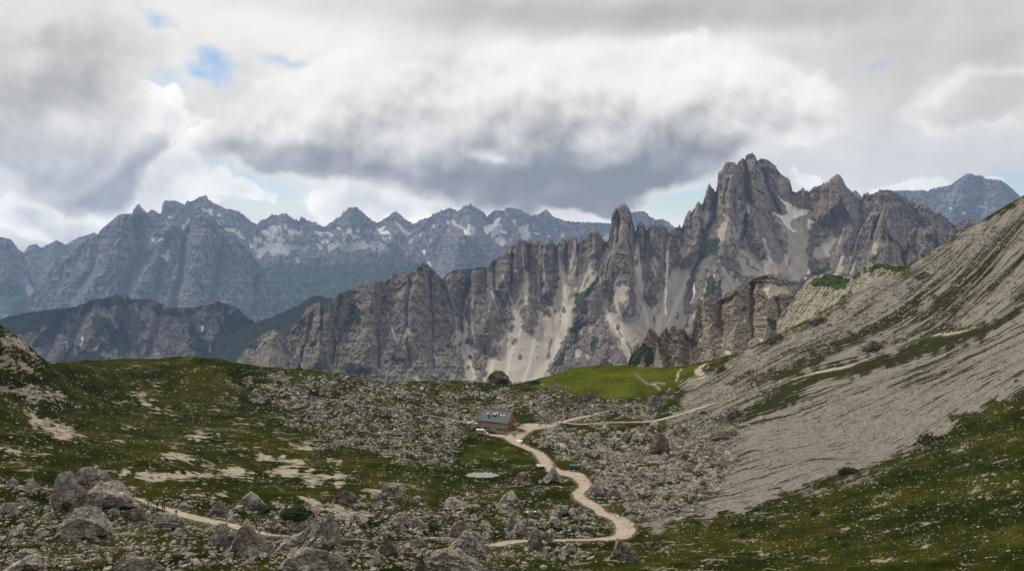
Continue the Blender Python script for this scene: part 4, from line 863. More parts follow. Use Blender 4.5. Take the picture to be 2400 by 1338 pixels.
# grass
g1 = noise(pf, 0.045, 6, 0.6); g2 = noise(pf, 0.5, 6, 0.7); g3 = noise(pf, 2.6, 4, 0.7); gx = noise(vadd(pf, (40, 0, 0)), 0.13, 5, 0.65)
gh = noise(vscale(pf, (1, 1.4, 1)), 0.028, 6, 0.62)
grass = mix(sstep(g1 * 0.3 + gx * 0.3 + gh * 0.4, 0.40, 0.60), (0.012, 0.019, 0.002), (0.062, 0.060, 0.007))
grass = mix(sstep(g2, 0.38, 0.62) * 0.55, grass, (0.009, 0.015, 0.001))
grass = mix(sstep(gx * .5 + gh * .5, 0.56, 0.66) * 0.6, grass, (0.085, 0.066, 0.020))
lush_lit_c = mix(sstep(g1 * 0.6 + g2 * 0.4, 0.4, 0.6), (0.042, 0.062, 0.004), (0.105, 0.105, 0.011))
grass = mix(attr('lush_lit'), grass, lush_lit_c)
# stones scattered in the turf
def stones(scale, thr, seed, sq=(1, 1, 1)):
    v = vadd(vscale(pf, sq), (seed, seed * 2, 0)); d = voro(v, scale); rn = voro(v, scale, out='Color')
    s_ = E.nt.nodes.new('ShaderNodeSeparateColor'); E.nt.links.new(rn.k, s_.inputs[0])
    return d, E(s_.outputs[0]), E(s_.outputs[1])


dA, rA, qA = stones(0.62, 0, 3); dB, rB, qB = stones(1.5, 0, 9)
cl = noise(pf, 0.09, 5, 0.65)
amount = (attr('stony') * 0.12 + 0.012 + sstep(cl, 0.50, 0.66) * 0.42 + attr('talus') * 0.2 - attr('lush_lit') * 0.38)
mA = sstep(dA * (0.7 + qA * 1.6) + E.m('GREATER_THAN', rA, amount) * 2.0 + (g3 - 0.5) * 0.35, 0.42, 0.30)
mB = sstep(dB * (0.7 + qB * 1.2) + E.m('GREATER_THAN', rB, amount * 1.1) * 2.0 + (g3 - 0.5) * 0.3, 0.45, 0.30)
st = E.m('MAXIMUM', mA, mB)
stone = mix(sstep(noise(pf, 1.1, 6, 0.7), 0.3, 0.7), (0.21, 0.185, 0.155), (0.45, 0.41, 0.345))
stone = mix(qA, stone, mix(0.5, stone, (0.60, 0.56, 0.48)))
# bedded pale limestone showing through the turf
bn = noise(vscale(pf, (0.09, 0.34, 0.8)), 1.0, 7, 0.68)
bf = sstep(attr('bare') * 0.80 + (bn - 0.5) * 3.4 + (g2 - 0.5) * 0.5, 0.50, 0.62)
bf2 = sstep(bn + (cl - 0.5) * 0.5 + attr('stony') * 0.012 + (g2 - 0.5) * 0.15 - attr('lush_lit') * 0.3, 0.625, 0.67)
barec = mix(sstep(noise(vscale(pf, (0.4, 1.4, 1)), 1.2, 6, 0.7), 0.3, 0.7), (0.26, 0.215, 0.155), (0.50, 0.435, 0.34))
# talus: gravel combed down the fall line, thin green strips between
tu = vscale(comb(attr('across'), attr('along'), 0.0), (1, 1, 1))
ts = noise(vscale(tu, (0.42, 0.030, 1)), 1.0, 7, 0.62, dist=0.35); ts2 = noise(vscale(vadd(tu, (30, 7, 0)), (0.085, 0.011, 1)), 1.0, 5, 0.6)
ts3 = noise(vscale(vadd(tu, (9, 3, 0)), (1.7, 0.13, 1)), 1.0, 5, 0.6)
gr = mix(sstep(noise(pf, 1.6, 7, 0.75), 0.36, 0.64), (0.17, 0.153, 0.133), (0.44, 0.40, 0.345))
gr = mix(sstep(ts2, 0.35, 0.65) * 0.5, gr, (0.30, 0.262, 0.22)); gr = mix(sstep(ts3, 0.50, 0.38) * 0.62, gr, (0.11, 0.095, 0.075))
gstrip = sstep(ts * 0.55 + ts3 * 0.22 + ts2 * 0.36 + attr('green') * 0.095 + attr('strip') * 0.045 + (g2 - 0.5) * 0.14, 0.622, 0.650)
tal_c = mix(gstrip, gr, mix(sstep(g2, .35, .65), (0.022, 0.028, 0.009), (0.055, 0.055, 0.02)))
turf = mix(bf, grass, barec); turf = mix(bf2 * 0.9, turf, barec); turf = mix(st, turf, stone)
tf = sstep(attr('talus') + (ts - 0.5) * 2.0 + (cl - 0.5) * 1.0 + (g2 - 0.5) * 0.4, 0.42, 0.58)
c = mix(tf, turf, tal_c); c = mix(attr('edge') * 0.6, c, mix(g2, (0.30, 0.24, 0.16), (0.20, 0.17, 0.11)))
c = mix(sstep(noise(pf, 0.02, 4, 0.5), 0.3, 0.7) * 0.22, c, mix(1.0, c, (0.72, 0.74, 0.72), 'MULTIPLY'))
c = mix(attr('stony') * sstep(cl, .7, .4) * .5 * (1.0 - st), c, mix(1.0, c, (0.5, 0.5, 0.55), 'MULTIPLY'))  # shade between the stones put into the stony ground's colour
setc(b, c, 1.0, spec=0.0)
h = (st * 0.5 + g2 * 0.5 + g3 * 0.25 + bf * 0.2) * (1.0 - tf) + tf * (noise(pf, 1.6, 6, 0.75) * 0.9 - gstrip * 0.4 + ts * 0.3)
bump(b, h, 0.9, 1.0)

# combed coordinates of the talus: straight lines in plan that follow the visible streaks
qa = cast0([2380, 1960], [600, 815]); FD = np.array([qa[0][1] - qa[0][0], qa[1][1] - qa[1][0]]); FD /= np.linalg.norm(FD)
qb = cast0([2380, 1750], [760, 1090]); FD2 = np.array([qb[0][1] - qb[0][0], qb[1][1] - qb[1][0]]); FD2 /= np.linalg.norm(FD2)
print('fall dirs', FD, FD2)
FDm = FD + FD2; FDm /= np.linalg.norm(FDm)
at_ground['along'] = GX * FDm[0] + GY * FDm[1] + 6 * fbm(GX / 60, GY / 60, 51, 2)
at_ground['across'] = -GX * FDm[1] + GY * FDm[0] + 3 * fbm(GX / 70, GY / 70, 52, 2)
ground = mesh_np('ground', np.stack([GX, GY, GZ], -1), grid_faces(len(RW), len(TX)), GROUND, smooth=True, attrs=at_ground, kind='structure')

# ---- valley floor far below, out to the horizon
m, b = new_mat('valley_forest'); p = pos(); f = noise(p, 0.0015, 7, 0.6)
setc(b, mix(sstep(f, 0.4, 0.62), (0.03, 0.045, 0.022), (0.07, 0.085, 0.04))); bump(b, noise(p, 0.02, 5, 0.6), 30)
vx = np.linspace(-1, 1, 120); VX, VY = np.meshgrid(np.sign(vx) * np.abs(vx) ** 1.6 * 15200, np.linspace(-1, 1, 120) * 1.0); VY = np.sign(VY) * np.abs(VY) ** 1.6 * 15200
r_ = np.hypot(VX, VY - 300); VZ = -620 - 900 * sm(r_, 1500, 6000) + 60 * fbm(VX / 900, VY / 900, 77, 4) + 560 * (1 - sm(r_, 250, 900)) * (VY < 400)
VZ = np.minimum(VZ, np.where(np.hypot(VX, VY) < 1000, -330, 1e9))
mesh_np('valley', np.stack([VX, VY, VZ], -1), grid_faces(120, 120), m, attrs=None, kind='structure')

# ---- gravel path and forecourt: a thin sheet laid on the ground
def drape(name, sdf, boxes, st, mat, lift, kind='structure', zf=None):
    Vv, Ff, off = [], [], 0; zf = zf or zg
    for (x0, x1, y0, y1) in boxes:
        gx_ = np.arange(x0, x1 + st, st); gy_ = np.arange(y0, y1 + st, st); A, B = np.meshgrid(gx_, gy_)
        s = sdf(A, B); e = 0.12
        ins = s < 0; cell = ins[:-1, :-1] | ins[1:, :-1] | ins[:-1, 1:] | ins[1:, 1:]
        sxp = (sdf(A + e, B) - s) / e; syp = (sdf(A, B + e) - s) / e; g2_ = sxp ** 2 + syp ** 2 + 1e-6
        mv = (s > 0) & (s < st * 1.6); A = np.where(mv, A - s * sxp / g2_, A); B = np.where(mv, B - s * syp / g2_, B)
        F = grid_faces(len(gy_), len(gx_))[cell.ravel()]
        u, inv = np.unique(F, return_inverse=True)
        if len(u) == 0: continue
        a, b_ = A.ravel()[u], B.ravel()[u]; Vv.append(np.stack([a, b_, zf(a, b_) + lift], 1)); Ff.append(inv.reshape(-1, 4) + off); off += len(u)
    return mesh_np(name, np.concatenate(Vv), np.concatenate(Ff), mat, smooth=True, kind=kind)


m, b = new_mat('path_gravel'); p = pos(); PATHM = m
n_ = noise(p, 0.35, 6, 0.65); n2_ = noise(p, 3.0, 5, 0.7)
c = mix(sstep(n_, 0.35, 0.65), (0.36, 0.285, 0.20), (0.47, 0.40, 0.31)); c = mix(sstep(n2_, 0.4, 0.65) * 0.4, c, (0.25, 0.21, 0.165)); c = mix(sstep(noise(p, 0.09, 4, .6), .45, .65) * .35, c, (0.30, 0.25, 0.19))
setc(b, c, 0.97); bump(b, n2_ + n_, 0.12)
boxes = []
for L, w in PLN:
    for i in range(0, len(L) - 1, 10):
        q = L[i:i + 11]; w_ = w[i:i + 11].max() + 1.2; boxes.append((q[:, 0].min() - w_, q[:, 0].max() + w_, q[:, 1].min() - w_, q[:, 1].max() + w_))
boxes.append((YW[:, 0].min() - 1, YW[:, 0].max() + 1, YW[:, 1].min() - 1, YW[:, 1].max() + 1))
psd = lambda x, y: path_sdf(x, y) + 0.15 + 0.95 * fbm(x / 2.6, y / 2.6, 71, 4) + 0.25 * gnoise(x / 0.8, y / 0.8, 72)
# one merged lattice so that overlapping boxes do not double the sheet
cells = {}
for (x0, x1, y0, y1) in boxes:
    for i in range(int(math.floor(x0 / 8)), int(math.floor(x1 / 8)) + 1):
        for j in range(int(math.floor(y0 / 8)), int(math.floor(y1 / 8)) + 1): cells[(i, j)] = 1
drape('path', psd, [(i * 8.0, i * 8.0 + 8.0, j * 8.0, j * 8.0 + 8.0) for (i, j) in cells], 0.5, PATHM, 0.10)

# ---- pond
m, b = new_mat('pond_water'); p = pos(); setc(b, (0.22, 0.21, 0.18), 0.12, spec=0.5); b.inputs['IOR'].default_value = 1.33; bump(b, noise(p, 2.0, 3, 0.5), 0.03)
psdf = lambda x, y: (np.hypot((x - POND[0]) / 6.6, (y - POND[1]) / 3.6) - 1) * 4.0 + 1.5 * fbm(x / 2.6, y / 1.8, 81, 4)
drape('pond', psdf, [(POND[0] - 9, POND[0] + 9, POND[1] - 12, POND[1] + 12)], 0.5, m, 0.02, zf=lambda a, b_: a * 0 + POND[2] - 0.12)
# ------------------------------------------------------------------ air
def box_v(x0, x1, y0, y1, z0, z1):
    return [(x, y, z) for z in (z0, z1) for y in (y0, y1) for x in (x0, x1)]


BOXF = [(0, 2, 3, 1), (4, 5, 7, 6), (0, 1, 5, 4), (2, 6, 7, 3), (0, 4, 6, 2), (1, 3, 7, 5)]
hm = bpy.data.materials.new('air'); hm.use_nodes = True; nt = hm.node_tree; nt.nodes.clear()
pv = nt.nodes.new('ShaderNodeVolumePrincipled'); o_ = nt.nodes.new('ShaderNodeOutputMaterial')
pv.inputs['Color'].default_value = (0.44, 0.63, 1.0, 1); pv.inputs['Density'].default_value = 4.6e-5; pv.inputs['Anisotropy'].default_value = 0.0
nt.links.new(pv.outputs[0], o_.inputs['Volume'])
mesh_np('haze', box_v(-15500, 15500, -15500, 15500, -3200, 1050), np.array(BOXF), hm, smooth=False, kind='stuff')


# ------------------------------------------------------------------ small mesh builder
class MB:
    def __init__(s): s.v, s.f, s.mi = [], [], []

    def add(s, vs, fs, mi=0):
        o = len(s.v); s.v += [tuple(map(float, q)) for q in vs]; s.f += [tuple(i + o for i in q) for q in fs]; s.mi += [mi] * len(fs); return s

    def box(s, x0, x1, y0, y1, z0, z1, mi=0): return s.add(box_v(x0, x1, y0, y1, z0, z1), BOXF, mi)

    def prism(s, outline, axis, a0, a1, mi=0):
        """outline of (p,q) pairs swept along an axis: 'x' uses (y,z), 'y' uses (x,z), 'z' uses (x,y)"""
        n = len(outline)
        def P3(p, q, a): return (a, p, q) if axis == 'x' else ((p, a, q) if axis == 'y' else (p, q, a))
        vs = [P3(p, q, a0) for p, q in outline] + [P3(p, q, a1) for p, q in outline]
        return s.add(vs, [tuple(range(n))[::-1], tuple(range(n, 2 * n))] + [(i, (i + 1) % n, (i + 1) % n + n, i + n) for i in range(n)], mi)

    def tube(s, p0, p1, r0, r1=None, n=8, mi=0):
        p0, p1 = Vector(p0), Vector(p1); r1 = r0 if r1 is None else r1; d = (p1 - p0).normalized()
        a = d.orthogonal().normalized(); b_ = d.cross(a); vs = []
        for p, r in ((p0, r0), (p1, r1)):
            for i in range(n): t = 2 * math.pi * i / n; vs.append(p + a * (r * math.cos(t)) + b_ * (r * math.sin(t)))
        return s.add(vs, [tuple(range(n))[::-1], tuple(range(n, 2 * n))] + [(i, (i + 1) % n, (i + 1) % n + n, i + n) for i in range(n)], mi)

    def ball(s, c, r, n=8, m=6, mi=0):
        vs = [(c[0], c[1], c[2] - r[2])]; fs = []
        for j in range(1, m):
            ph = math.pi * j / m - math.pi / 2
            for i in range(n): t = 2 * math.pi * i / n; vs.append((c[0] + r[0] * math.cos(ph) * math.cos(t), c[1] + r[1] * math.cos(ph) * math.sin(t), c[2] + r[2] * math.sin(ph)))
        vs.append((c[0], c[1], c[2] + r[2])); L = len(vs) - 1
        for i in range(n):
            k = (i + 1) % n; fs.append((0, 1 + k, 1 + i)); fs.append((L, L - n + i, L - n + k))
            for j in range(m - 2): a = 1 + j * n; fs.append((a + i, a + k, a + k + n, a + i + n))
        return s.add(vs, fs, mi)

    def make(s, name, mats, parent=None, smooth=False, bev=0.0):
        me = bpy.data.meshes.new(name); me.from_pydata(s.v, [], s.f)
        for m_ in (mats if isinstance(mats, (list, tuple)) else [mats]): me.materials.append(m_)
        me.polygons.foreach_set('material_index', s.mi)
        if smooth: me.polygons.foreach_set('use_smooth', [True] * len(s.f))
        me.update(); ob = bpy.data.objects.new(name, me); scene.collection.objects.link(ob)
        if parent: ob.parent = parent
        if bev:
            md = ob.modifiers.new('edges', 'BEVEL'); md.width = bev; md.segments = 2; md.limit_method = 'ANGLE'
        return ob


def empty(name, loc, rz=0.0, label=None, cat=None, group=None):
    o = bpy.data.objects.new(name, None); scene.collection.objects.link(o); o.location = loc; o.rotation_euler = (0, 0, rz)
    o.empty_display_size = 0.5
    return tag(o, label, cat, group)


def copy_tree(o, parent=None):
    c = o.copy(); scene.collection.objects.link(c); c.parent = parent
    for ch in list(o.children): copy_tree(ch, c)
    return c


# ------------------------------------------------------------------ the hut
m, b = new_mat('hut_stone'); WALLM = m; p = pos()
v1 = voro(vscale(p, (1, 1, 1.7)), 1.7, out='Color'); sp_ = E.nt.nodes.new('ShaderNodeSeparateColor'); E.nt.links.new(v1.k, sp_.inputs[0]); r1 = E(sp_.outputs[0])
dj = voro(vscale(p, (1, 1, 1.7)), 1.7, feature='DISTANCE_TO_EDGE')
c = mix(r1, (0.25, 0.205, 0.15), (0.40, 0.345, 0.265)); c = mix(sstep(dj, 0.06, 0.0), c, (0.36, 0.33, 0.28)); c = mix(noise(p, 0.5, 5) * 0.35, c, (0.18, 0.15, 0.12))
setc(b, c, 0.9); bump(b, dj, 0.05)
m, b = new_mat('hut_roof_metal'); ROOFM = m; p = pos()
setc(b, mix(noise(p, 0.4, 5, 0.6), (0.06, 0.068, 0.073), (0.11, 0.12, 0.125)), 0.6, 0.15, 0.3)
WOODM = simple_mat('orange_larch', (0.36, 0.15, 0.05), 0.8, scale=2)
m, b = new_mat('larch_boards'); WOODM = m; p = pos()
bd = noise(vscale(p, (3, 3, 0.15)), 2.0, 3, 0.6); setc(b, mix(sstep(bd, .35, .65), (0.22, 0.085, 0.035), (0.42, 0.18, 0.075)), 0.8)
REDM = simple_mat('red_shutter', (0.30, 0.022, 0.022), 0.6); GLASSM = simple_mat('dark_glass', (0.03, 0.035, 0.04), 0.15, spec=0.6, var=0.2)
WHITEM = simple_mat('white_paint', (0.75, 0.75, 0.74), 0.5); DARKM = simple_mat('dark_metal', (0.04, 0.045, 0.05), 0.5, spec=.4); STEELM = simple_mat('grey_steel', (0.30, 0.32, 0.33), 0.45, 0.3)
CONCM = simple_mat('pale_concrete', (0.42, 0.38, 0.33), 0.9, scale=1.2); BROWNM = simple_mat('brown_timber', (0.14, 0.075, 0.04), 0.85); CREAMM = simple_mat('cream_frame', (0.5, 0.46, 0.38), 0.7)
hut = empty('mountain_hut', (HUT[0], HUT[1], HUT[2]), 0, 'stone alpine hut with grey metal roof, red shutters and orange timber gable', 'hut')
hut.rotation_euler = (0, 0, -TH + math.pi)          # local +x runs left along the long wall, local -y into the hill side
# local frame: x 0..HL along the long wall from the near corner, y 0..-HW along the gable, z up
EAVE, RIDGE, OV = 5.7, 10.1, 0.75


def wall_with_holes(x0, x1, z0, z1, holes, place, thick=0.4):
    """wall panel in its own (u, z) plane built as bricks of wall between the openings"""
    mb = MB(); us = sorted({x0, x1, *[h[0] for h in holes], *[h[1] for h in holes]}); zs = sorted({z0, z1, *[h[2] for h in holes], *[h[3] for h in holes]})
    for a, b_ in zip(us, us[1:]):
        run = None
        for c_, d in zip(zs, zs[1:]):
            inside = any(h[0] <= (a + b_) / 2 <= h[1] and h[2] <= (c_ + d) / 2 <= h[3] for h in holes)
            if not inside: place(mb, a, b_, c_, d)
    return mb


LW = [(1.0 + 0.25, 2.15 + .25, 1.15, 2.3), (4.0, 5.1, 1.15, 2.3), (7.35, 8.45, 1.75, 2.55), (10.4, 11.7, 1.1, 2.3), (5.0, 6.1, 4.35, 5.25), (8.1, 9.1, 4.35, 5.25), (9.9, 10.9, 4.35, 5.25), (12.2, 13.4, 0.0, 2.0)]
GW = [(1.3, 2.4, 1.15, 2.3), (3.9, 4.9, 0.0, 2.15), (6.2, 7.3, 1.1, 2.3), (8.4, 9.5, 1.1, 2.3), (1.3, 2.2, 4.2, 5.3), (4.2, 5.2, 4.2, 5.3)]
mbw = wall_with_holes(0, HL, -1.2, EAVE, LW, lambda mb, a, b_, c_, d: mb.box(a, b_, -0.4, 0, c_, d))
mbw.make('front_wall', WALLM, hut)
GW2 = [(6.6, 7.4, 4.3, 5.4), (8.6, 9.4, 4.3, 5.4)]
mg = wall_with_holes(0.403, HW * 0.55, -1.2, EAVE, GW, lambda mb, a, b_, c_, d: mb.box(-0.0, 0.4, -b_, -a, c_, d)); mg.make('gable_wall', WALLM, hut)
mg = wall_with_holes(HW * 0.55, HW, -1.2, 3.2, GW, lambda mb, a, b_, c_, d: mb.box(-0.0, 0.4, -b_, -a, c_, d)); mg.make('gable_wall', WALLM, hut)
mt = wall_with_holes(HW * 0.55 + .003, HW, 3.203, EAVE, GW2, lambda mb, a, b_, c_, d: mb.box(-0.12, 0.36, -b_, -a, c_, d))
mt.make('timber_gable', WOODM, hut)
rz = lambda y: EAVE + (RIDGE - EAVE) * (1 - abs(y - HW / 2) / (HW / 2))
MB().prism([(-0.003, EAVE), (-HW * 0.45, EAVE), (-HW * 0.45, rz(HW * .45) - .15), (-0.003, EAVE + .05)], 'x', 0.0, 0.4).make('gable_peak', WALLM, hut)
MB().prism([(-HW * 0.45 - .003, EAVE + .003), (-HW + .003, EAVE + .003), (-HW + .003, EAVE + .05), (-HW / 2, RIDGE - .15), (-HW * 0.45 - .003, rz(HW * .45) - .15)], 'x', -0.11, 0.36).make('timber_gable', WOODM, hut)
MB().box(HL - 0.4, HL - .003, -HW + .403, -0.403, -1.2, EAVE).prism([(-0.01, EAVE), (-HW + .01, EAVE), (-HW / 2, RIDGE - .15)], 'x', HL - 0.4, HL - .003).make('far_gable_wall', WALLM, hut)
MB().box(0.403, HL, -HW, -HW + 0.4, -1.2, EAVE).make('rear_wall', WALLM, hut)
# roof slabs with standing seams
th = math.atan2(RIDGE - EAVE, HW / 2); Ls = (HW / 2 + OV) / math.cos(th)
for side in (0, 1):
    r_ = MB(); y_e, y_r = (OV, -HW / 2) if side == 0 else (-HW - OV, -HW / 2)
    ze = EAVE - OV * math.tan(th)
    r_.prism([(y_e, ze), (y_r, RIDGE), (y_r, RIDGE + .22), (y_e, ze + .22)], 'x', -0.9, HL + 0.7)
    ro = r_.make('roof', ROOFM, hut)
    n_s = 26
    for i in range(n_s):
        xs = -0.86 + (HL + 1.5) * i / (n_s - 1); sm_ = MB().prism([(y_e, ze + .222), (y_r, RIDGE + .222), (y_r, RIDGE + .29), (y_e, ze + .29)], 'x', xs, xs + 0.07)
        sm_.make('roof_seam', ROOFM, ro)
MB().box(-0.92, HL + 0.72, -HW / 2 - .22, -HW / 2 + .22, RIDGE + .24, RIDGE + .36).make('ridge_cap', DARKM, hut)
MB().tube((-0.9, OV + .08, EAVE - OV * math.tan(th) + .05), (HL + .7, OV + .08, EAVE - OV * math.tan(th) + .05), .10).make('gutter', DARKM, hut)
MB().tube((.28, .12, -0.5), (.28, .12, EAVE - .2), .09).make('downpipe', BROWNM, hut)
# windows with shutters, front
def window(u0, u1, z0, z1, side, shutters=True, glass=GLASSM, frame=CREAMM):
    """side 'f' long wall, 'g' gable"""
    def B(mb, a, b_, n0, n1, c_, d): return mb.box(a, b_, n0, n1, c_, d) if side == 'f' else mb.box(-n1, -n0, -b_, -a, c_, d)
    w = B(B(B(B(B(MB(), u0, u1, -.22, -.16, z0, z0 + .08), u0, u1, -.22, -.16, z1 - .08, z1), u0, u0 + .08, -.22, -.16, z0 + .08, z1 - .08), u1 - .08, u1, -.22, -.16, z0 + .08, z1 - .08), (u0 + u1) / 2 - .035, (u0 + u1) / 2 + .035, -.22, -.16, z0 + .08, z1 - .08).make('window', frame, hut)
    for a, b_ in ((u0 + .08, (u0 + u1) / 2 - .035), ((u0 + u1) / 2 + .035, u1 - .08)): B(MB(), a, b_, -.21, -.18, z0 + .08, z1 - .08).make('pane', glass, w)
    B(MB(), u0 - .08, u1 + .08, -.003 - .15 + .15, .10, z0 - .12, z0 - .003).make('sill', CONCM, w)
    if shutters:
        for a, b_ in ((u0 - .62, u0 - .03), (u1 + .03, u1 + .62)): B(MB(), a, b_, .01, .07, z0 - .05, z1 + .05).make('shutter', REDM, w)
    return w


for i, (a, b_, c_, d) in enumerate(LW[:7]): window(a, b_, c_, d, 'f', shutters=i != 2, glass=STEELM if i == 2 else GLASSM)
for i, (a, b_, c_, d) in enumerate(GW): 
    if i != 1: window(a, b_, c_, d, 'g', shutters=i in (0, 2, 3))
for (a, b_, c_, d) in GW2: window(a, b_, c_, d, 'g', shutters=False, frame=REDM)
MB().box(12.2, 13.4, -.2, -.12, 0, 2.0).make('door', BROWNM, hut)
MB().box(.14, .2, -4.9, -3.9, 0, 2.15).make('door', REDM, hut)
# roof furniture: chimney, dormer hatch, skylights
def on_roof(x, s): yy = OV - (HW / 2 + OV) * s; return yy, EAVE - OV * math.tan(th) + (RIDGE - EAVE + OV * math.tan(th)) * s + .22


yy, zz = on_roof(10.9, .30); MB().box(10.7, 11.25, yy - .3, yy + .25, zz - .5, zz + 1.5).box(10.62, 11.33, yy - .38, yy + .33, zz + 1.503, zz + 1.62).make('chimney', DARKM, hut)
yy, zz = on_roof(8.2, .50); MB().prism([(yy + .5, zz - .6), (yy + .5, zz + .55), (yy - 1.6, zz + 1.15), (yy - 1.6, zz - .3)], 'x', 7.3, 9.2).make('dormer', DARKM, hut)
MB().prism([(yy + .6, zz + .56), (yy - 1.7, zz + 1.22), (yy - 1.7, zz + 1.30), (yy + .6, zz + .64)], 'x', 7.15, 9.35).make('dormer_roof', STEELM, hut)
yy, zz = on_roof(6.6, .66); MB().box(6.5, 7.1, yy - .3, yy + .3, zz - .4, zz + .75).box(6.4, 7.2, yy - .4, yy + .4, zz + .753, zz + .9).make('chimney', WHITEM, hut)
for sx_ in (3.0, 4.7, 12.4):
    yy, zz = on_roof(sx_, .60); sl = MB().prism([(yy + .5, zz - .32), (yy - .4, zz + .38), (yy - .4, zz + .50), (yy + .5, zz - .20)], 'x', sx_ - .38, sx_ + .38).make('skylight', DARKM, hut)
    MB().prism([(yy + .42, zz - .135), (yy - .30, zz + .43), (yy - .30, zz + .45), (yy + .42, zz - .115)], 'x', sx_ - .27, sx_ + .27).make('pane', WHITEM, sl)
# terrace kerb wall in front of the gable and along the front
MB().box(-2.2, -1.8, -HW - 1, .9, -0.9, .38).box(-1.797, 6.0, .6, .9, -0.9, .22).make('terrace_wall', CONCM, hut)
MB().box(-1.797, -.003, -HW - 1, .597, -0.9, .05).box(.0, 6.0, .003, .597, -.9, .04).make('terrace', CONCM, hut)
MB().box(-1.6, -.05, -HW, -HW + 4.6, 3.0, 3.12).box(-1.5, -1.4, -HW + .05, -HW + .15, .053, 3.0).box(-1.5, -1.4, -HW + 4.4, -HW + 4.5, .053, 3.0).make('porch_canopy', CREAMM, hut)


def hut_world(x, y, z=0.0):
    a = -TH + math.pi; return (HUT[0] + x * math.cos(a) - y * math.sin(a), HUT[1] + x * math.sin(a) + y * math.cos(a), HUT[2] + z)


def bench_set(loc, rz_, label):
    e = empty('picnic_table', loc, rz_, label, 'picnic table', 'timber tables beside the hut')
    MB().box(-1, 1, -.38, .38, .72, .78).make('tabletop', BROWNM, e)
    for s in (-1, 1):
        MB().box(-1, 1, s * .72 - .14, s * .72 + .14, .42, .47).make('bench', BROWNM, e); MB().box(s * .8 - .05, s * .8 + .05, -.7, .7, .34, .417).prism([(-.5, 0), (-.4, 0), (.05, .717), (-.05, .717)], 'x', s * .8 - .04, s * .8 + .04).prism([(.5, 0), (.4, 0), (-.05, .717), (.05, .717)], 'x', s * .8 - .04 + .09, s * .8 + .04 + .09).make('trestle', BROWNM, e)
    return e


for i, (u, lb) in enumerate(((-1.0, 'dark timber picnic table on the terrace nearest the hut door'), (-4.0, 'dark timber picnic table in the middle of the hut terrace'))):
    x, y, z = hut_world(-.95, -5.6 + u, .05); bench_set((x, y, z), math.pi / 2 - TH, lb)
for i, (u, lb) in enumerate(((9.3, 'red-brown timber table against the front wall left of the right windows'), (12.2, 'red-brown timber table at the left end of the front wall'))):
    x, y, z = hut_world(u, 1.3); bench_set((x, y, float(zg(x, y)) + .05), -TH, lb)

# ------------------------------------------------------------------ vehicles
def wheel(parent, x, y, r=.34, w=.22):
    t_ = MB().tube((x, y - w / 2, r), (x, y + w / 2, r), r, n=16).make('wheel', DARKM, parent, smooth=False)
    MB().tube((x, y - w / 2 - .01, r), (x, y + w / 2 + .01, r), r * .55, n=12).make('rim', STEELM, t_)


def ground_at(px, py): a, b_, c_, _ = cast([px], [py]); return float(a[0]), float(b_[0]), float(c_[0])


x, y, z = ground_at(1130, 1019)
van = empty('delivery_truck', (x, y, z), math.radians(-8), 'small white truck with grey box body parked below the left hut corner', 'truck')
MB().box(-3.0, 1.05, -1.0, 1.0, .85, 2.75).make('cargo_box', STEELM, van, bev=.03); MB().box(-3.05, 1.1, -1.05, 1.05, 2.753, 2.86).make('box_roof', WHITEM, van)
MB().prism([(1.15, .45), (3.1, .45), (3.12, 1.0), (2.95, 1.25), (2.3, 1.42), (1.75, 2.2), (1.15, 2.28)], 'y', -.95, .95).make('cab', WHITEM, van, bev=.06)
MB().prism([(2.32, 1.45), (1.80, 2.15), (1.86, 2.16), (2.39, 1.46)], 'y', -.82, .82).make('windscreen', GLASSM, van)
for s in (-1, 1):
    MB().prism([(1.4, 1.42), (2.15, 1.42), (1.72, 2.05), (1.4, 2.08)], 'y', s * .955 - .01, s * .955 + .01).make('side_window', GLASSM, van)
    MB().box(3.06, 3.16, s * .7 - .15, s * .7 + .15, .85, 1.02).make('headlight', STEELM, van)
    for wx in (-2.0, 2.35): wheel(van, wx, s * .9, .36)
MB().box(-3.0, 3.0, -.4, .4, .5, .85).box(3.12, 3.2, -.9, .9, .42, .7).make('chassis', DARKM, van)


def car(name, loc, rz_, label, cat, body, pickup=False, L=4.4, H=1.55):
    e = empty(name, loc, rz_, label, cat); h = L / 2
    if pickup: prof = [(-h, .45), (h, .45), (h, .85), (h - .15, 1.0), (.95, 1.08), (-h, 1.08)]
    else: prof = [(-h, .4), (h, .4), (h, .8), (h - .2, .95), (.95, 1.02), (-h + .1, 1.05)]
    MB().prism(prof, 'y', -.85, .85).make('body', body, e, bev=.08)
    cab = [(.9, 1.05), (.3, H + .05), (-.75, H + .05), (-.95, 1.05)] if pickup else [(.9, 1.05), (.3, H), (-h + .8, H), (-h + .2, 1.05)]
    c_ = MB().prism(cab, 'y', -.76, .76).make('cabin', body, e, bev=.06)
    xs = [q[0] for q in cab]
    for s in (-1, 1):
        MB().prism([(xs[0] - .22, 1.1), (xs[1] - .04, H - .1), (xs[2] + .1, H - .1), (xs[3] + .15, 1.1)], 'y', s * .765 - .01, s * .765 + .01).make('side_window', GLASSM, e)
        for wx in (-h + .8, h - .8): wheel(e, wx, s * .78, .36)
        MB().box(h - .03, h + .03, s * .6 - .15, s * .6 + .15, .7, .85).make('headlight', STEELM, e)
    MB().prism([(.92, 1.09), (.36, H - .05), (.40, H - .04), (.98, 1.09)], 'y', -.68, .68).make('windscreen', GLASSM, e)
    if pickup: MB().box(-h + .08, -1.0, -.75, .75, 1.083, 1.095).make('load_bed', DARKM, e)
    return e


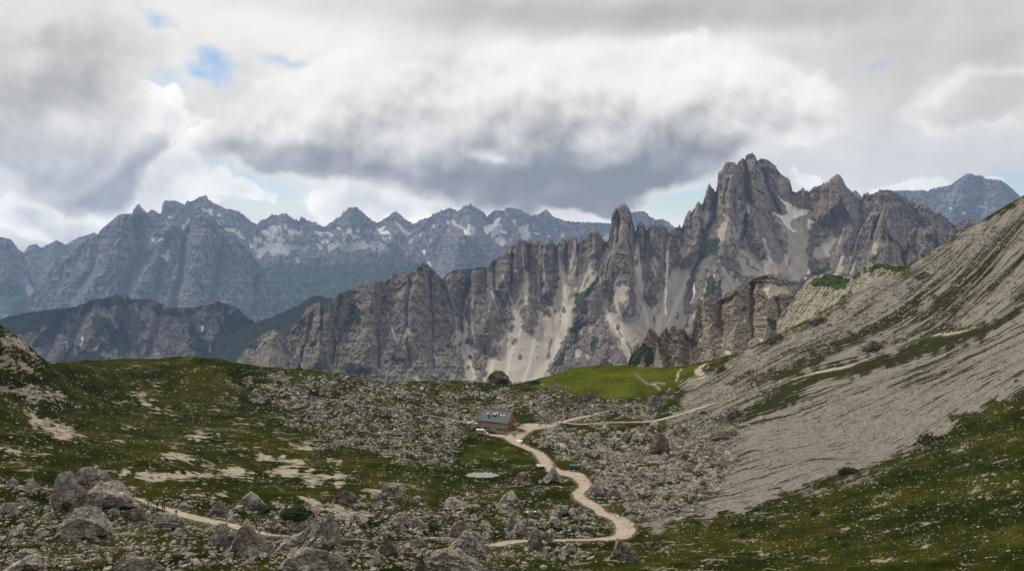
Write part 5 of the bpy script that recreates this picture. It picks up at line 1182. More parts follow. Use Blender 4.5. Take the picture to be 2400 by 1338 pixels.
x, y, z = ground_at(1107, 993); car('pickup_truck', (x, y, z), math.radians(196), 'white pickup truck on the track behind the hut', 'pickup truck', WHITEM, True, 4.7)
x, y, z = ground_at(1111, 1007); car('dark_car', (x, y, z), math.radians(215), 'black estate car in the grass left of the hut', 'car', DARKM, False, 3.9)
x, y, z = ground_at(1113, 1000)
sh = empty('utility_cabinet', (x + .6, y + 1.0, z - .3), math.radians(-20), 'pinkish grey utility block between the pickup and the black car', 'utility block')
MB().box(-1.0, 1.0, -.7, .7, 0, 1.9).make('housing', CONCM, sh); MB().box(-1.1, 1.1, -.8, .8, 1.903, 2.0).make('lid', CONCM, sh); MB().box(.45, .85, -.72, -.703, .3, 1.5).make('door', BROWNM, sh)

# shed, tank, tubs and other small things near the path
x, y, z = ground_at(1266, 1098)
s_ = empty('storage_shed', (x, y, z), math.radians(6), 'low dark shed with pale flat lid beside the path', 'shed')
MB().box(-1.9, 1.7, -1.0, 1.0, -.3, 1.15).make('housing', simple_mat('dark_maroon_boards', (0.035, 0.02, 0.02), .8), s_); MB().prism([(-1.2, 1.16), (1.2, 1.62), (1.2, 1.72), (-1.2, 1.26)], 'x', -1.4, 1.8).make('roof', CONCM, s_); MB().box(-3.0, -1.95, -.6, .7, -.3, .55).make('side_box', BROWNM, s_)
x, y, z = ground_at(1344, 1098)
t_ = empty('water_tank', (x, y, z), math.radians(-10), 'dark green water tank in the grass right of the path', 'water tank'); GREENM = simple_mat('tank_green', (0.016, 0.055, 0.045), .5)
MB().prism([(-1.15, -.3), (1.15, -.3), (1.2, .9), (.9, 1.45), (-.9, 1.45), (-1.2, .9)], 'x', -1.45, 1.45).make('shell', GREENM, t_, bev=.08); MB().box(-1.5, 1.5, -.95, .95, 1.46, 1.6).make('lid', simple_mat('lid_green', (.07, .13, .11), .6), t_)
for i, (px, py, lb) in enumerate(((1237, 1203, 'left round tub with white lid among the boulders'), (1243.5, 1204.5, 'middle round tub with white lid among the boulders'), (1254, 1202, 'right round tub with white lid, apart from the other two'))):
    x, y, z = ground_at(px, py); e = empty('lidded_tub', (x, y, z), 0, lb, 'tub', 'tubs with white lids')
    MB().tube((0, 0, -.2), (0, 0, .5), .45, .5, n=14).make('tub_body', GREENM, e); MB().tube((0, 0, .503), (0, 0, .68), .54, .40, n=14).make('lid', WHITEM, e)
x, y, z = ground_at(1217, 1034)
e = MB().add([(-1.6, -1.0, .0), (1.3, -1.4, .05), (2.0, .9, .25), (-1.3, 1.2, .3), (-1.4, -.8, .5), (1.0, -1.1, .45), (1.6, .7, .62), (-1.0, .9, .7)], [(3, 2, 1, 0), (4, 5, 6, 7), (0, 1, 5, 4), (1, 2, 6, 5), (2, 3, 7, 6), (3, 0, 4, 7)]).make('tarpaulin', WHITEM, None, bev=.1)
e.location = (x, y, z - .1); tag(e, 'white tarpaulin heap where the path leaves the forecourt', 'tarpaulin')
x, y, z = ground_at(1305, 996); e = MB().tube((0, 0, -.3), (0, 0, 2.6), .05).box(-.05, .75, -.03, .03, 2.0, 2.2).box(-.65, .05, -.035, .035, 1.7, 1.9).make('signpost', BROWNM); e.location = (x + 3.2, y + 1.0, float(zg(x + 3.2, y + 1))); tag(e, 'thin wooden signpost beside the group at the fork of the paths', 'signpost')
# ------------------------------------------------------------------ rock material
def rock_material(name, k):
    m, b = new_mat(name)
    tco = E.nt.nodes.new('ShaderNodeTexCoord'); oi = E.nt.nodes.new('ShaderNodeObjectInfo'); p = pos()
    n1 = noise(p, 0.35, 6, 0.65); n2 = noise(p, 2.0, 6, 0.7); ck = voro(vadd(p, vscale(noise(p, .8, 4, .6, color=True), (1.2, 1.2, 1.2))), 0.42, feature='DISTANCE_TO_EDGE')
    bed = noise(vscale(p, (.25, .25, 2.0)), 0.9, 5, 0.65)
    c = mix(sstep(n1 * .6 + n2 * .4, 0.38, 0.62), (0.20, 0.17, 0.142), (0.56, 0.505, 0.43)); c = mix(sstep(bed, .56, .40) * .45, c, (0.15, 0.125, 0.105))
    c = mix(sstep(ck, .03, .0) * .7, c, (0.035, 0.032, 0.025))
    c = mix(sstep(noise(p, 0.7, 5, .6), .60, .68) * .35, c, (0.05, 0.055, 0.02))
    rv = E(oi.outputs['Random']); c = mix(1.0, c, comb(rv * 0.42 + 0.56, rv * 0.42 + 0.56, rv * 0.42 + 0.56), 'MULTIPLY')
    c = mix(1.0, c, k, 'MULTIPLY'); setc(b, c, 0.95); bump(b, n2 * .6 + bed * .6 + sstep(ck, 0.0, .06) * .5, .35)
    return m


ROCKM = rock_material('boulder_limestone', (1, 1, 1)); ROCKD = rock_material('weathered_brown_and_shaded_limestone', (0.60, 0.54, 0.49))  # darker copy: brown blocks, and shade painted into the dark skyline boulder


def icosphere(sub):
    t = (1 + 5 ** .5) / 2
    v = [(-1, t, 0), (1, t, 0), (-1, -t, 0), (1, -t, 0), (0, -1, t), (0, 1, t), (0, -1, -t), (0, 1, -t), (t, 0, -1), (t, 0, 1), (-t, 0, -1), (-t, 0, 1)]
    f = [(0, 11, 5), (0, 5, 1), (0, 1, 7), (0, 7, 10), (0, 10, 11), (1, 5, 9), (5, 11, 4), (11, 10, 2), (10, 7, 6), (7, 1, 8), (3, 9, 4), (3, 4, 2), (3, 2, 6), (3, 6, 8), (3, 8, 9), (4, 9, 5), (2, 4, 11), (6, 2, 10), (8, 6, 7), (9, 8, 1)]
    for _ in range(sub):
        c_ = {}; g = []
        def mid(a, b_):
            k = (min(a, b_), max(a, b_))
            if k not in c_: c_[k] = len(v); v.append(tuple((v[a][i] + v[b_][i]) / 2 for i in range(3)))
            return c_[k]
        for a, b_, d in f: x, y, z = mid(a, b_), mid(b_, d), mid(d, a); g += [(a, x, z), (b_, y, x), (d, z, y), (x, y, z)]
        f = g
        v = [tuple(q) for q in (np.array(v) / np.linalg.norm(np.array(v), axis=1)[:, None])]
    V_ = np.array(v, float); return V_ / np.linalg.norm(V_, axis=1)[:, None], np.array(f)


ICO = {s: icosphere(s) for s in (1, 2, 3, 4, 5)}


def n3(P_, sc, seed, o=4):
    return (fbm(P_[:, 0] * sc + 9, P_[:, 1] * sc, seed, o) + fbm(P_[:, 1] * sc, P_[:, 2] * sc + 5, seed + 3, o) + fbm(P_[:, 2] * sc + 2, P_[:, 0] * sc, seed + 6, o)) / 1.6


def rock_shape(sub, seed, nplanes=12, rough=0.10, sharp=1.0, cracks=0.0):
    """a block: the body cut out by random planes, then weathered; unit half-size"""
    rg = np.random.RandomState(seed); V_, F_ = ICO[sub]; N = rg.normal(size=(nplanes, 3)); N /= np.linalg.norm(N, axis=1)[:, None]
    N[0] = (0.1, 0.1, 1); N[1] = (rg.uniform(-.5, .5), -0.9, .4); N[:2] /= np.linalg.norm(N[:2], axis=1)[:, None]
    d = rg.uniform(.58, 1.0, nplanes); dots = V_ @ N.T; r = np.where(dots > .08, d / np.maximum(dots, .08), 9).min(1); r = np.minimum(r, 1.18)
    Q = V_ * r[:, None]
    if rough: 
        q = n3(Q, 1.5, seed, 4) * rough * 1.1 + n3(Q, 5.0, seed + 40, 3) * rough * .7 + np.round(n3(Q, 2.3, seed + 60, 2) * 3.2) / 3.2 * rough * 1.1
        if cracks:
            st_ = Q[:, 2] * 5 + Q[:, 0] * rg.uniform(-2, 2) + n3(Q, 1.2, seed + 7, 2) * 1.2; cr = np.abs((st_ % 1) - .5); q -= cracks * (1 - sm(cr, 0, .13))
            sd_ = rg.normal(size=(34, 3)); sd_ /= np.linalg.norm(sd_, axis=1)[:, None]; sd_ *= rg.uniform(.75, 1.1, (34, 1)); dn = ((Q[:, None, :] + .25 * n3(Q, 2.5, seed + 70, 2)[:, None, None] - sd_[None]) ** 2).sum(2); q += rg.uniform(-1.5, 1.5, 34)[dn.argmin(1)] * cracks
            so = np.sort(dn, 1); q -= cracks * .9 * (1 - sm(np.sqrt(so[:, 1]) - np.sqrt(so[:, 0]), 0, .05))
            a_ = rg.uniform(0, 6.28); vt = (Q[:, 0] * math.cos(a_) + Q[:, 1] * math.sin(a_)) * 3 + n3(Q, 1.5, seed + 9, 2) * 1.1; q -= cracks * (1 - sm(np.abs((vt % 1) - .5), 0, .10))
        Q = Q * (1 + q)[:, None]
    return Q, F_


def outline_rock(seed, outline, sub=5, cracks=.05, rough=.17, depth=.75, nplanes=14):
    """boulder whose front outline (fractions of half width / of height) follows the photograph"""
    Q, F_ = rock_shape(sub, seed, nplanes, rough, cracks=cracks)
    O = np.array(outline, float); lo, hi = Q.min(0), Q.max(0); Q = (Q - (lo + hi) / 2) / ((hi - lo) / 2)
    topc = np.interp(Q[:, 0] * 1.0, O[:, 0], O[:, 1])           # height of the skyline over each x, 0..1
    zz_ = (Q[:, 2] + 1) / 2; z = zz_ * (0.25 + 0.75 * 1.0)
    # scale every vertical slice so that its top meets the outline
    t_ = np.linspace(-1, 1, 41); env = np.array([max(.05, zz_[np.abs(Q[:, 0] - a) < .09].max() if (np.abs(Q[:, 0] - a) < .09).any() else .5) for a in t_])
    k = topc / np.interp(Q[:, 0], t_, env); Q = np.stack([Q[:, 0], Q[:, 1] * depth, zz_ * k], 1); return Q, F_


# ---- the large boulders, one by one
BIG = [  # px centre, py base, width px, height px, outline, label, cracks, turn
    (152, 1199, 92, 100, '-1,.35 -.7,.62 -.35,.95 -.1,1 .15,.97 .3,.8 .6,.75 1,.45', 'tall upright pillar boulder, left block of the big cluster at the left', .05, .68),
    (200, 1168, 110, 72, '-1,.5 -.6,.9 -.2,1 .3,.85 .6,.72 1,.3', 'domed pale boulder leaning right behind the tall pillar boulder', .04, .8),
    (250, 1193, 130, 62, '-1,.6 -.5,1 0,.92 .5,.7 1,.25', 'long sloping slab running down right from the pillar boulder', .05, .8),
    (170, 1262, 150, 68, '-1,.15 -.6,.5 -.2,.95 .1,1 .5,.85 .85,.55 1,.3', 'wide rounded boulder with turf cap below the pillar boulder', .06, .8),
    (318, 1222, 44, 32, '-1,.4 -.3,1 .4,.95 1,.4', 'brownish rounded boulder left of the flat oval boulder', .04, .8),
    (391, 1237, 82, 32, '-1,.6 -.5,1 .3,.95 .8,.75 1,.4', 'smooth flat oval boulder below the left hikers', .02, .7),
    (518, 1283, 72, 52, '-1,.5 -.5,.95 -.2,1 .3,.7 1,.55', 'cracked pale boulder half hidden at the left of the pointed boulder', .06, .9),
    (568, 1306, 112, 88, '-1,.18 -.5,.5 -.1,.95 .06,1 .3,.8 .7,.5 1,.35', 'large pointed boulder with cracks beside the striding hiker', .07, .85),
    (710, 1300, 158, 84, '-1,.2 -.6,.5 -.2,.62 .2,.85 .6,1 .9,.9 1,.15', 'huge wedge boulder with dark overhanging right face', .06, .8),
    (700, 1250, 70, 44, '-1,.3 -.4,.8 .2,1 .7,.8 1,.5', 'pale ridged boulder behind the huge wedge boulder', .06, .8),
    (730, 1362, 190, 78, '-1,.45 -.6,.85 -.2,1 .3,.93 .7,.7 1,.2', 'broad rounded boulder cut by the lower edge of the view', .05, .7),
    (310, 1352, 130, 50, '-1,.5 -.4,.95 .1,.85 .5,.8 1,.3', 'mossy broken boulder at the lower edge, left', .07, .7),
    (40, 1352, 120, 46, '-1,.3 .1,.9 .5,1 .8,.7 1,.35', 'low boulder in the lower left corner', .06, .7),
    (60, 1312, 64, 26, '-1,.7 -.3,1 .3,.8 1,.3', 'small white slab above the lower left boulder', .03, .7),
    (1090, 1308, 100, 60, '-1,.35 -.5,.7 -.1,1 .4,.85 1,.4', 'boulder of piled plates in front of the lower path', .08, .85),
    (1078, 1262, 56, 38, '-1,.5 -.5,.95 .1,1 .6,.8 1,.4', 'smooth pale boulder with flat top just above the piled plates', .02, .8),
    (1110, 1275, 60, 38, '-1,.6 -.3,1 .4,.7 1,.3', 'grey boulder right behind the smooth pale one', .04, .8),
    (1060, 1345, 170, 52, '-1,.55 -.6,.85 -.2,1 .2,.85 .7,.4 1,.12', 'long furrowed slab at the lower edge right of the middle', .08, .6),
    (988, 1348, 44, 52, '-1,.3 -.4,.85 -.1,1 .3,.7 1,.3', 'dark triangular boulder left of the long furrowed slab', .03, .9),
    (1252, 1288, 52, 58, '-1,.2 -.5,.55 -.1,.85 .1,1 .4,.9 .7,.5 1,.15', 'conical knobbly boulder standing on the lower path', .08, .9),
    (1283, 1268, 34, 24, '-1,.6 -.2,1 .4,.7 1,.2', 'dark low boulder right of the conical boulder', .05, .8),
    (1215, 1258, 48, 38, '-1,.2 -.3,.75 .1,1 .5,.85 1,.3', 'blocky cracked boulder left above the conical boulder', .08, .9),
    (1296, 1132, 56, 36, '-1,.12 -.5,.55 -.1,.95 .15,1 .4,.7 1,.15', 'sharp pyramid boulder between shed and path', .05, .9),
    (1224, 1129, 30, 22, '-1,.75 -.5,.95 .2,1 .6,.9 1,.5', 'squared brown-grey block in the grass right of the pond', .01, .9),
    (1398, 1165, 58, 30, '-1,.3 -.5,.8 0,1 .5,.7 1,.3', 'rounded mottled boulder in the path bend', .05, .8),
    (1400, 1126, 40, 16, '-1,.5 -.5,.9 0,.5 .6,1 1,.7', 'low double boulder above the path bend', .03, .8),
    (1318, 1211, 42, 28, '-1,.4 -.3,1 .2,.8 .6,.7 1,.3', 'pointed boulder in the grass left of the path', .05, .9),
    (1360, 1209, 30, 24, '-1,.4 -.1,1 .5,.7 1,.3', 'boulder of two leaning blocks left of the path narrows', .05, .9),
    (1300, 1233, 32, 22, '-1,.4 -.4,1 .5,.9 1,.5', 'smooth rounded boulder left of the S bend', .02, .9),
    (1384, 1204, 22, 13, '-1,.6 0,1 1,.6', 'small smooth boulder touching the path edge at the narrows', .01, .9),
    (1428, 1240, 20, 15, '-1,.6 -.3,1 .6,.9 1,.6', 'brick shaped boulder inside the last path bend', .01, .9),
    (1462, 1316, 80, 58, '-1,.25 -.5,.6 -.3,1 0,.8 .4,.75 .8,.6 1,.3', 'big craggy boulder in the meadow below the last path bend', .08, .85),
    (1562, 1294, 36, 16, '-1,.2 -.2,.7 .4,1 1,.5', 'flat grey boulder in the meadow right of the craggy one', .04, .8),
    (1325, 1302, 60, 24, '-1,.4 -.6,.9 -.2,.5 .3,1 .8,.9 1,.3', 'pair of ribbed boulders in the grass below the lower path', .08, .8),
    (585, 1187, 58, 34, '-1,.4 -.5,.8 0,1 .5,.8 1,.3', 'domed grey boulder above the left part of the path', .02, .85),
    (510, 1208, 46, 34, '-1,.4 -.4,.8 0,1 .5,.7 1,.3', 'rough knobbly boulder above the wide part of the left path', .07, .85),
    (810, 1184, 60, 36, '-1,.6 -.6,.8 -.2,1 .4,.75 .8,.6 1,.3', 'brown-grey wedge boulder in the middle of the grass', .02, .85),
    (918, 1173, 62, 42, '-1,.75 -.7,1 0,.95 .6,.9 1,.7', 'squared boulder split by vertical cracks', .09, .9),
    (935, 1232, 54, 32, '-1,.3 -.4,.85 0,1 .5,.9 1,.4', 'grey lump boulder with mossy hollows in the middle foreground', .07, .85),
    (978, 1232, 40, 20, '-1,.6 -.3,1 .5,.7 1,.3', 'low slabby boulder right beside the mossy lump', .07, .8),
    (910, 1303, 50, 44, '-1,.5 -.6,.9 -.2,1 .4,.6 1,.2', 'brown weathered boulder on the lower path edge', .05, .85),
    (980, 1286, 46, 22, '-1,.7 -.3,1 .5,.8 1,.4', 'low ridged boulder right of the brown weathered boulder', .07, .8),
    (878, 1330, 44, 32, '-1,.2 0,1 .5,.8 1,.2', 'small angular boulder near the lower edge', .06, .85),
    (1195, 1185, 60, 30, '-1,.2 -.5,.7 0,1 .5,.8 1,.2', 'sloping boulder with dark hollow above the tubs', .05, .8),
    (1065, 1190, 60, 22, '-1,.4 -.4,1 .4,.7 1,.3', 'long low boulder among rubble right of the middle', .07, .7),
    (1200, 1244, 34, 40, '-1,.4 -.3,1 .4,.7 1,.3', 'leaning boulder left of the blocky cracked one', .05, .8),
    (20, 1143, 40, 20, '-1,.5 0,1 .6,.9 1,.4', 'rounded boulder behind the lone hiker at the left edge', .04, .8),
    (70, 1150, 50, 24, '-1,.4 -.4,1 .4,.7 1,.3', 'layered boulder right of the lone hiker', .09, .8),
    (12, 1205, 36, 24, '-1,.7 .2,1 1,.4', 'grey boulder cut by the left edge of the view', .04, .8),
    (275, 1147, 50, 24, '-1,.8 -.4,1 .4,.6 1,.2', 'tapering boulder lying behind the sloping slab', .05, .7),
    (1168, 900, 66, 33, '-1,.25 -.6,.8 -.2,1 .3,.97 .7,.7 1,.2', 'big dark boulder with grass cap on the skyline', .02, .8),
    (1386, 937, 28, 20, '-1,.4 -.3,1 .3,.8 1,.3', 'dark pointed boulder at the front edge of the bright meadow', .02, .85),
    (1535, 953, 38, 30, '-1,.5 -.5,.9 .2,1 .6,.7 1,.4', 'large squared boulder at the foot of the scree by the meadow', .03, .9),
    (1573, 924, 24, 16, '-1,.6 0,1 1,.6', 'boulder by the far path above the squared one', .03, .9),
    (1692, 873, 24, 18, '-1,.5 -.5,1 .6,.9 1,.5', 'brown block on the scree just right of the far path bend', .02, .9),
    (1550, 1064, 62, 48, '-1,.3 -.4,.9 0,1 .5,.85 1,.3', 'large brown boulder at the foot of the scree', .06, .85),
    (1595, 1020, 34, 26, '-1,.5 0,1 .6,.8 1,.4', 'dark boulder above the large brown one', .04, .85),
    (1700, 1030, 76, 20, '-1,.5 -.5,.8 .3,1 .8,.9 1,.5', 'long brown rock rib emerging from the scree', .06, .6),
    (1725, 982, 44, 26, '-1,.5 0,1 .6,.7 1,.3', 'brown boulder above the long rib', .05, .8),
    (1648, 1140, 24, 16, '-1,.3 0,1 1,.4', 'dark pointed boulder at the scree foot', .03, .85),
    (1880, 960, 14, 6, '-1,.4 0,1 1,.4', 'small dark bush covered rock alone on the pale scree', .0, .8),
    (2055, 822, 60, 24, '-1,.4 -.3,1 .4,.8 1,.3', 'dark crag poking through the middle of the scree slope', .06, .7),
    (2090, 806, 40, 26, '-1,.5 .3,1 1,.4', 'upper block of the dark crag on the scree slope', .05, .7),
    (1820, 802, 60, 24, '-1,.3 -.3,.8 .3,1 1,.5', 'dark block group near the upper edge of the scree', .06, .7),
    (1925, 760, 54, 22, '-1,.4 0,1 1,.5', 'brown crag high on the left edge of the scree', .05, .7),
    (2170, 650, 50, 18, '-1,.4 0,1 1,.5', 'brown crag on the upper scree below the towers', .05, .7),
    (1310, 916, 40, 14, '-1,.5 0,1 1,.5', 'low brown rock at the left foot of the bright meadow', .04, .8),
    (1020, 1085, 30, 12, '-1,.5 0,1 1,.5', 'flat boulder in the grass above the pond', .03, .8),
    (1222, 1012, 20, 8, '-1,.5 -.3,1 .4,.8 1,.4', 'low stone heap standing on the forecourt', .05, .8),
    (1470, 1030, 34, 18, '-1,.5 0,1 1,.4', 'grey boulder in the rubble right of the hut', .04, .85), (1500, 1120, 36, 20, '-1,.5 0,1 1,.4', 'boulder pile centre below the scree foot', .06, .85),
    (1440, 1165, 36, 22, '-1,.4 -.3,1 .4,.8 1,.4', 'cracked boulder right of the path bend rubble', .07, .85), (1480, 1175, 44, 24, '-1,.5 -.2,1 .5,.8 1,.4', 'broad split boulder right of the cracked one', .08, .85),
]
BIGPOS = []
for i, (px, py, w, h, o, lb, ck_, dp) in enumerate(BIG):
    x, y, z = ground_at(px, py); D = y; hw = w / 2 * D / F0; hh = h * D / F0 * .95
    Q, F_ = outline_rock(900 + i, parse(o), sub=5 if w > 100 else (4 if w > 34 else 3), cracks=ck_, depth=dp)
    hy_ = hw * dp * .85
    V_ = np.stack([Q[:, 0] * hw, Q[:, 1] / dp * hy_ + hy_ * .8, Q[:, 2] * (hh + hh * .30 + .3) - hh * .28 - .3], 1)
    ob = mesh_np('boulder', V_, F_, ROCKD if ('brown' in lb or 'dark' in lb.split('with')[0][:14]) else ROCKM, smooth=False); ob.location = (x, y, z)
    tag(ob, lb, 'boulder'); BIGPOS.append((x, y + hy_ * .8, hw, hy_))

# ---- rubble
PROTO = [mesh_np('rubble_stone', rock_shape(s, 40 + k, 9, .06)[0] * np.array([1, .85, .62]), ICO[s][1], ROCKM, smooth=False, link=False) for k, s in enumerate((1, 1, 1, 2, 2, 2, 2))]
PROTO2 = [mesh_np('scree_boulder', rock_shape(3, 60 + k, 11, .08, cracks=.04)[0] * np.array([1, .9, .75]), ICO[3][1], ROCKM, smooth=False, link=False) for k in range(6)]
rg = np.random.RandomState(11)
ZONES = [  # polygon, count, smallest and largest size in photo pixels, sink, zone phrase
    (STONY[1], 12000, 2.4, 13, 'in the rubble field behind and left of the hut'), (parse('1240,1008 1420,1000 1560,1000 1760,990 1720,1060 1700,1130 1640,1200 1560,1225 1480,1215 1430,1160 1400,1120 1330,1080 1260,1050'), 8000, 3.0, 20, 'in the rubble right of the path'),
    (parse('-60,1140 300,1150 700,1180 1180,1160 1430,1190 1440,1250 1380,1330 1100,1338 800,1338 -60,1338'), 10500, 2.6, 20, 'in the foreground rubble'),
    (parse('1100,965 1330,960 1560,945 1520,990 1320,1000 1215,975'), 2200, 1.8, 9, 'between the hut and the scree'),
    (parse('1560,1000 1640,880 1900,745 2100,640 2240,562 2380,500 2400,560 2200,680 2000,790 1850,880 1760,960 1700,1040 1640,1040'), 14000, 1.6, 9, 'on the upper scree slope'),
    (parse('1960,800 2120,740 2300,640 2400,620 2400,700 2200,780 2060,840'), 2500, 1.8, 10, 'on the boulder band across the scree'),
    (parse('1500,1215 1640,1215 1800,1170 1950,1120 2060,1090 2200,1010 2400,900 2400,960 2200,1070 2000,1150 1800,1210 1600,1250'), 3500, 1.6, 6, 'along the lower edge of the scree'),
    (parse('1560,1110 1720,1040 1900,940 2150,840 2400,740 2400,900 2200,1000 1950,1110 1640,1210 1540,1200'), 9000, 1.3, 5, 'on the open scree'),
    (parse('-60,880 600,860 700,1000 1000,1100 1200,1150 300,1150 -60,1140'), 3200, 1.5, 6, 'in the left pasture'), (parse('1450,1240 1800,1220 2400,980 2400,1338 1450,1338'), 3600, 1.4, 5, 'on the right-hand grass slope'),
    (parse('1050,1060 1240,1080 1300,1180 1000,1180 900,1120'), 700, 1.8, 9, 'in the grass round the pond')]
pts_, sc_, ix_, big_ = [], [], [], []
for zi, (poly, n, s0, s1, ph) in enumerate(ZONES):
    P_ = np.array(poly); lo, hi = P_.min(0), P_.max(0); X1 = rg.uniform(lo[0], hi[0], n * 4); Y1 = rg.uniform(lo[1], hi[1], n * 4)
    k = poly_sdf(X1, Y1, poly) + 55 * fbm(X1 / 70, Y1 / 36, 200 + zi, 4) + rg.exponential(14, len(X1)) < 4
    if zi not in (4, 7): k &= fbm(X1 / 40, Y1 / 19, 300 + zi, 4) > rg.uniform(-.30, .42, len(X1)) + (.06 if zi in (2, 8, 9) else -.05)
    X1, Y1 = X1[k][:n], Y1[k][:n]; x, y, z, ok = cast(X1, Y1)
    s = s0 * (1 - rg.uniform(0, 1, len(x)) * (1 - (s0 / s1) ** 1.75)) ** (-1 / 1.75); s = np.minimum(s, s1)
    psd_ = path_sdf(x, y); rad = s * y / F0 * .5
    ok &= (psd_ > rad + .3) & (np.hypot((x - POND[0]) / 8, (y - POND[1]) / 8) > 1); ok &= poly_sdf(x, y, HCOR) > 3.2 + rad
    ok &= ~((np.abs(x - van.location.x) < 6) & (np.abs(y - van.location.y - 5) < 14) & (psd_ < 20) & (zi != 0)) | (psd_ > 25)
    for (bx, by, bw, bh) in BIGPOS: ok &= ((x - bx) / (bw * .8)) ** 2 + ((y - by) / (bh * .8)) ** 2 > 1
    for q in range(len(x)):
        if not ok[q]: continue
        if s[q] > 8.2: big_.append((s[q], x[q], y[q], z[q], rad[q], zi))
        else: pts_.append((x[q], y[q], z[q])); sc_.append(rad[q])
for (bx, by, bw, bh) in BIGPOS:                       # broken stones round the foot of each large boulder
    n = int(14 + bw * 5); a = rg.uniform(0, 6.28, n); e_ = 1 + rg.exponential(.16, n); xx, yy = bx + np.cos(a) * bw * e_, by + np.sin(a) * bh * e_
    zz_ = zg(xx, yy); pp = path_sdf(xx, yy); rr = np.minimum(rg.uniform(.12, .3, n) * (1 + rg.exponential(.8, n)), .28 * bw + .1)
    for q in range(n):
        if pp[q] > rr[q]: pts_.append((xx[q], yy[q], zz_[q])); sc_.append(rr[q])
big_.sort(reverse=True); over = big_[240:]; big_ = big_[:240]
for q in over: pts_.append(q[1:4]); sc_.append(q[4])
MARKS = [(152, 1180, 'pillar boulder'), (170, 1245, 'wide rounded boulder'), (300, 1190, 'sloping slab'), (391, 1230, 'flat oval boulder'), (568, 1290, 'pointed boulder'), (710, 1285, 'huge wedge boulder'), (585, 1180, 'domed grey boulder'), (510, 1200, 'knobbly boulder above the path'), (810, 1175, 'brown-grey wedge boulder'), (918, 1165, 'vertically split boulder'), (935, 1225, 'mossy lump boulder'), (910, 1290, 'brown weathered boulder'), (1090, 1295, 'boulder of piled plates'), (1078, 1252, 'flat-topped smooth boulder'), (1252, 1275, 'conical knobbly boulder'), (1245, 1203, 'lidded tubs'), (1296, 1125, 'sharp pyramid boulder'), (1398, 1155, 'mottled boulder in the path bend'), (1344, 1095, 'green water tank'), (1266, 1095, 'dark shed'), (1131, 1112, 'pond'), (1224, 1120, 'squared block by the pond'), (1400, 1122, 'low double boulder'), (1300, 1228, 'smooth rounded boulder'), (1462, 1300, 'craggy meadow boulder'), (1550, 1050, 'large brown boulder'), (1480, 1165, 'broad split boulder'), (1500, 1112, 'boulder pile centre'), (1470, 1025, 'grey boulder right of the hut'), (1648, 1135, 'dark pointed scree-foot boulder'), (1700, 1020, 'long brown rock rib'), (1165, 990, 'mountain hut'), (1222, 1010, 'forecourt stone heap'), (1168, 885, 'dark skyline boulder'), (1535, 945, 'squared boulder by the meadow'), (1380, 930, 'pointed boulder at the meadow'), (2055, 815, 'dark scree crag'), (1820, 795, 'dark block group'), (1925, 752, 'brown crag'), (2170, 645, 'upper brown crag'), (1195, 1170, 'hollow sloping boulder'), (60, 1300, 'small white slab'), (12, 1195, 'boulder at the left edge'), (310, 1330, 'mossy broken boulder'), (950, 1020, 'middle of the rubble field'), (700, 960, 'left part of the rubble field'), (1020, 1085, 'flat boulder above the pond'), (1600, 1100, 'stones at the scree foot'), (1420, 1050, 'rubble in the right middle'), (2300, 700, 'upper right scree')]
KIND = ['angular', 'rounded', 'flat-topped', 'wedge-shaped', 'blocky', 'lumpy']
for i, (s, x, y, z, r, zi) in enumerate(big_):
    k = rg.randint(6); o = bpy.data.objects.new('boulder', PROTO2[k].data); scene.collection.objects.link(o)
    o.location = (x, y, z + r * .15); a = rg.uniform(.8, 1.35); o.scale = (r * a, r * rg.uniform(.8, 1.1), r * rg.uniform(.75, 1.25)); o.rotation_euler = (rg.uniform(-.35, .35), rg.uniform(-.35, .35), rg.uniform(0, 6.28))
    bx_, by_ = to_pix(x, y, z); LMK = min(MARKS, key=lambda q: math.hypot(q[0] - bx_, 1.6 * (q[1] - by_))); dx_, dy_ = bx_ - LMK[0], by_ - LMK[1]
    rel_ = ('far ' if math.hypot(dx_, dy_) > 70 else ('close ' if math.hypot(dx_, dy_) < 30 else '')) + (('right of' if dx_ > 0 else 'left of') if abs(dx_) > 1.8 * abs(dy_) else (('below' if dy_ > 0 else 'above') if abs(dy_) > abs(dx_) else ('below right of' if dy_ > 0 else 'above right of') if dx_ > 0 else ('below left of' if dy_ > 0 else 'above left of')))
    sz_ = 'large' if s > 13.5 else ('medium' if s > 10.5 else 'small')
    tag(o, '%s %s grey boulder %s the %s' % (sz_, KIND[k], rel_, LMK[2]), 'boulder', 'scattered boulders ' + ZONES[zi][4])
print('boulders', len(big_), 'rubble', len(pts_))

pc = bpy.data.meshes.new('rubble'); N_ = len(pts_); PT = np.array(pts_, np.float32); pc.vertices.add(N_); pc.vertices.foreach_set('co', PT.ravel())
sc_ = np.array(sc_, np.float32); SV = np.stack([sc_ * rg.uniform(.85, 1.5, N_), sc_ * rg.uniform(.8, 1.2, N_), sc_ * rg.uniform(.7, 1.25, N_)], 1).astype(np.float32)
RV = np.stack([rg.uniform(-.5, .5, N_), rg.uniform(-.5, .5, N_), rg.uniform(0, 6.28, N_)], 1).astype(np.float32)
for nm_, dt in (('ssize', SV), ('srot', RV)): a_ = pc.attributes.new(nm_, 'FLOAT_VECTOR', 'POINT'); a_.data.foreach_set('vector', dt.ravel())
rub = bpy.data.objects.new('rubble', pc); scene.collection.objects.link(rub); tag(rub, kind='stuff')
pcol = bpy.data.collections.new('stone_shapes')
for o in PROTO: pcol.objects.link(o)
ng = bpy.data.node_groups.new('scatter', 'GeometryNodeTree'); ng.interface.new_socket('Geometry', in_out='INPUT', socket_type='NodeSocketGeometry'); ng.interface.new_socket('Geometry', in_out='OUTPUT', socket_type='NodeSocketGeometry')
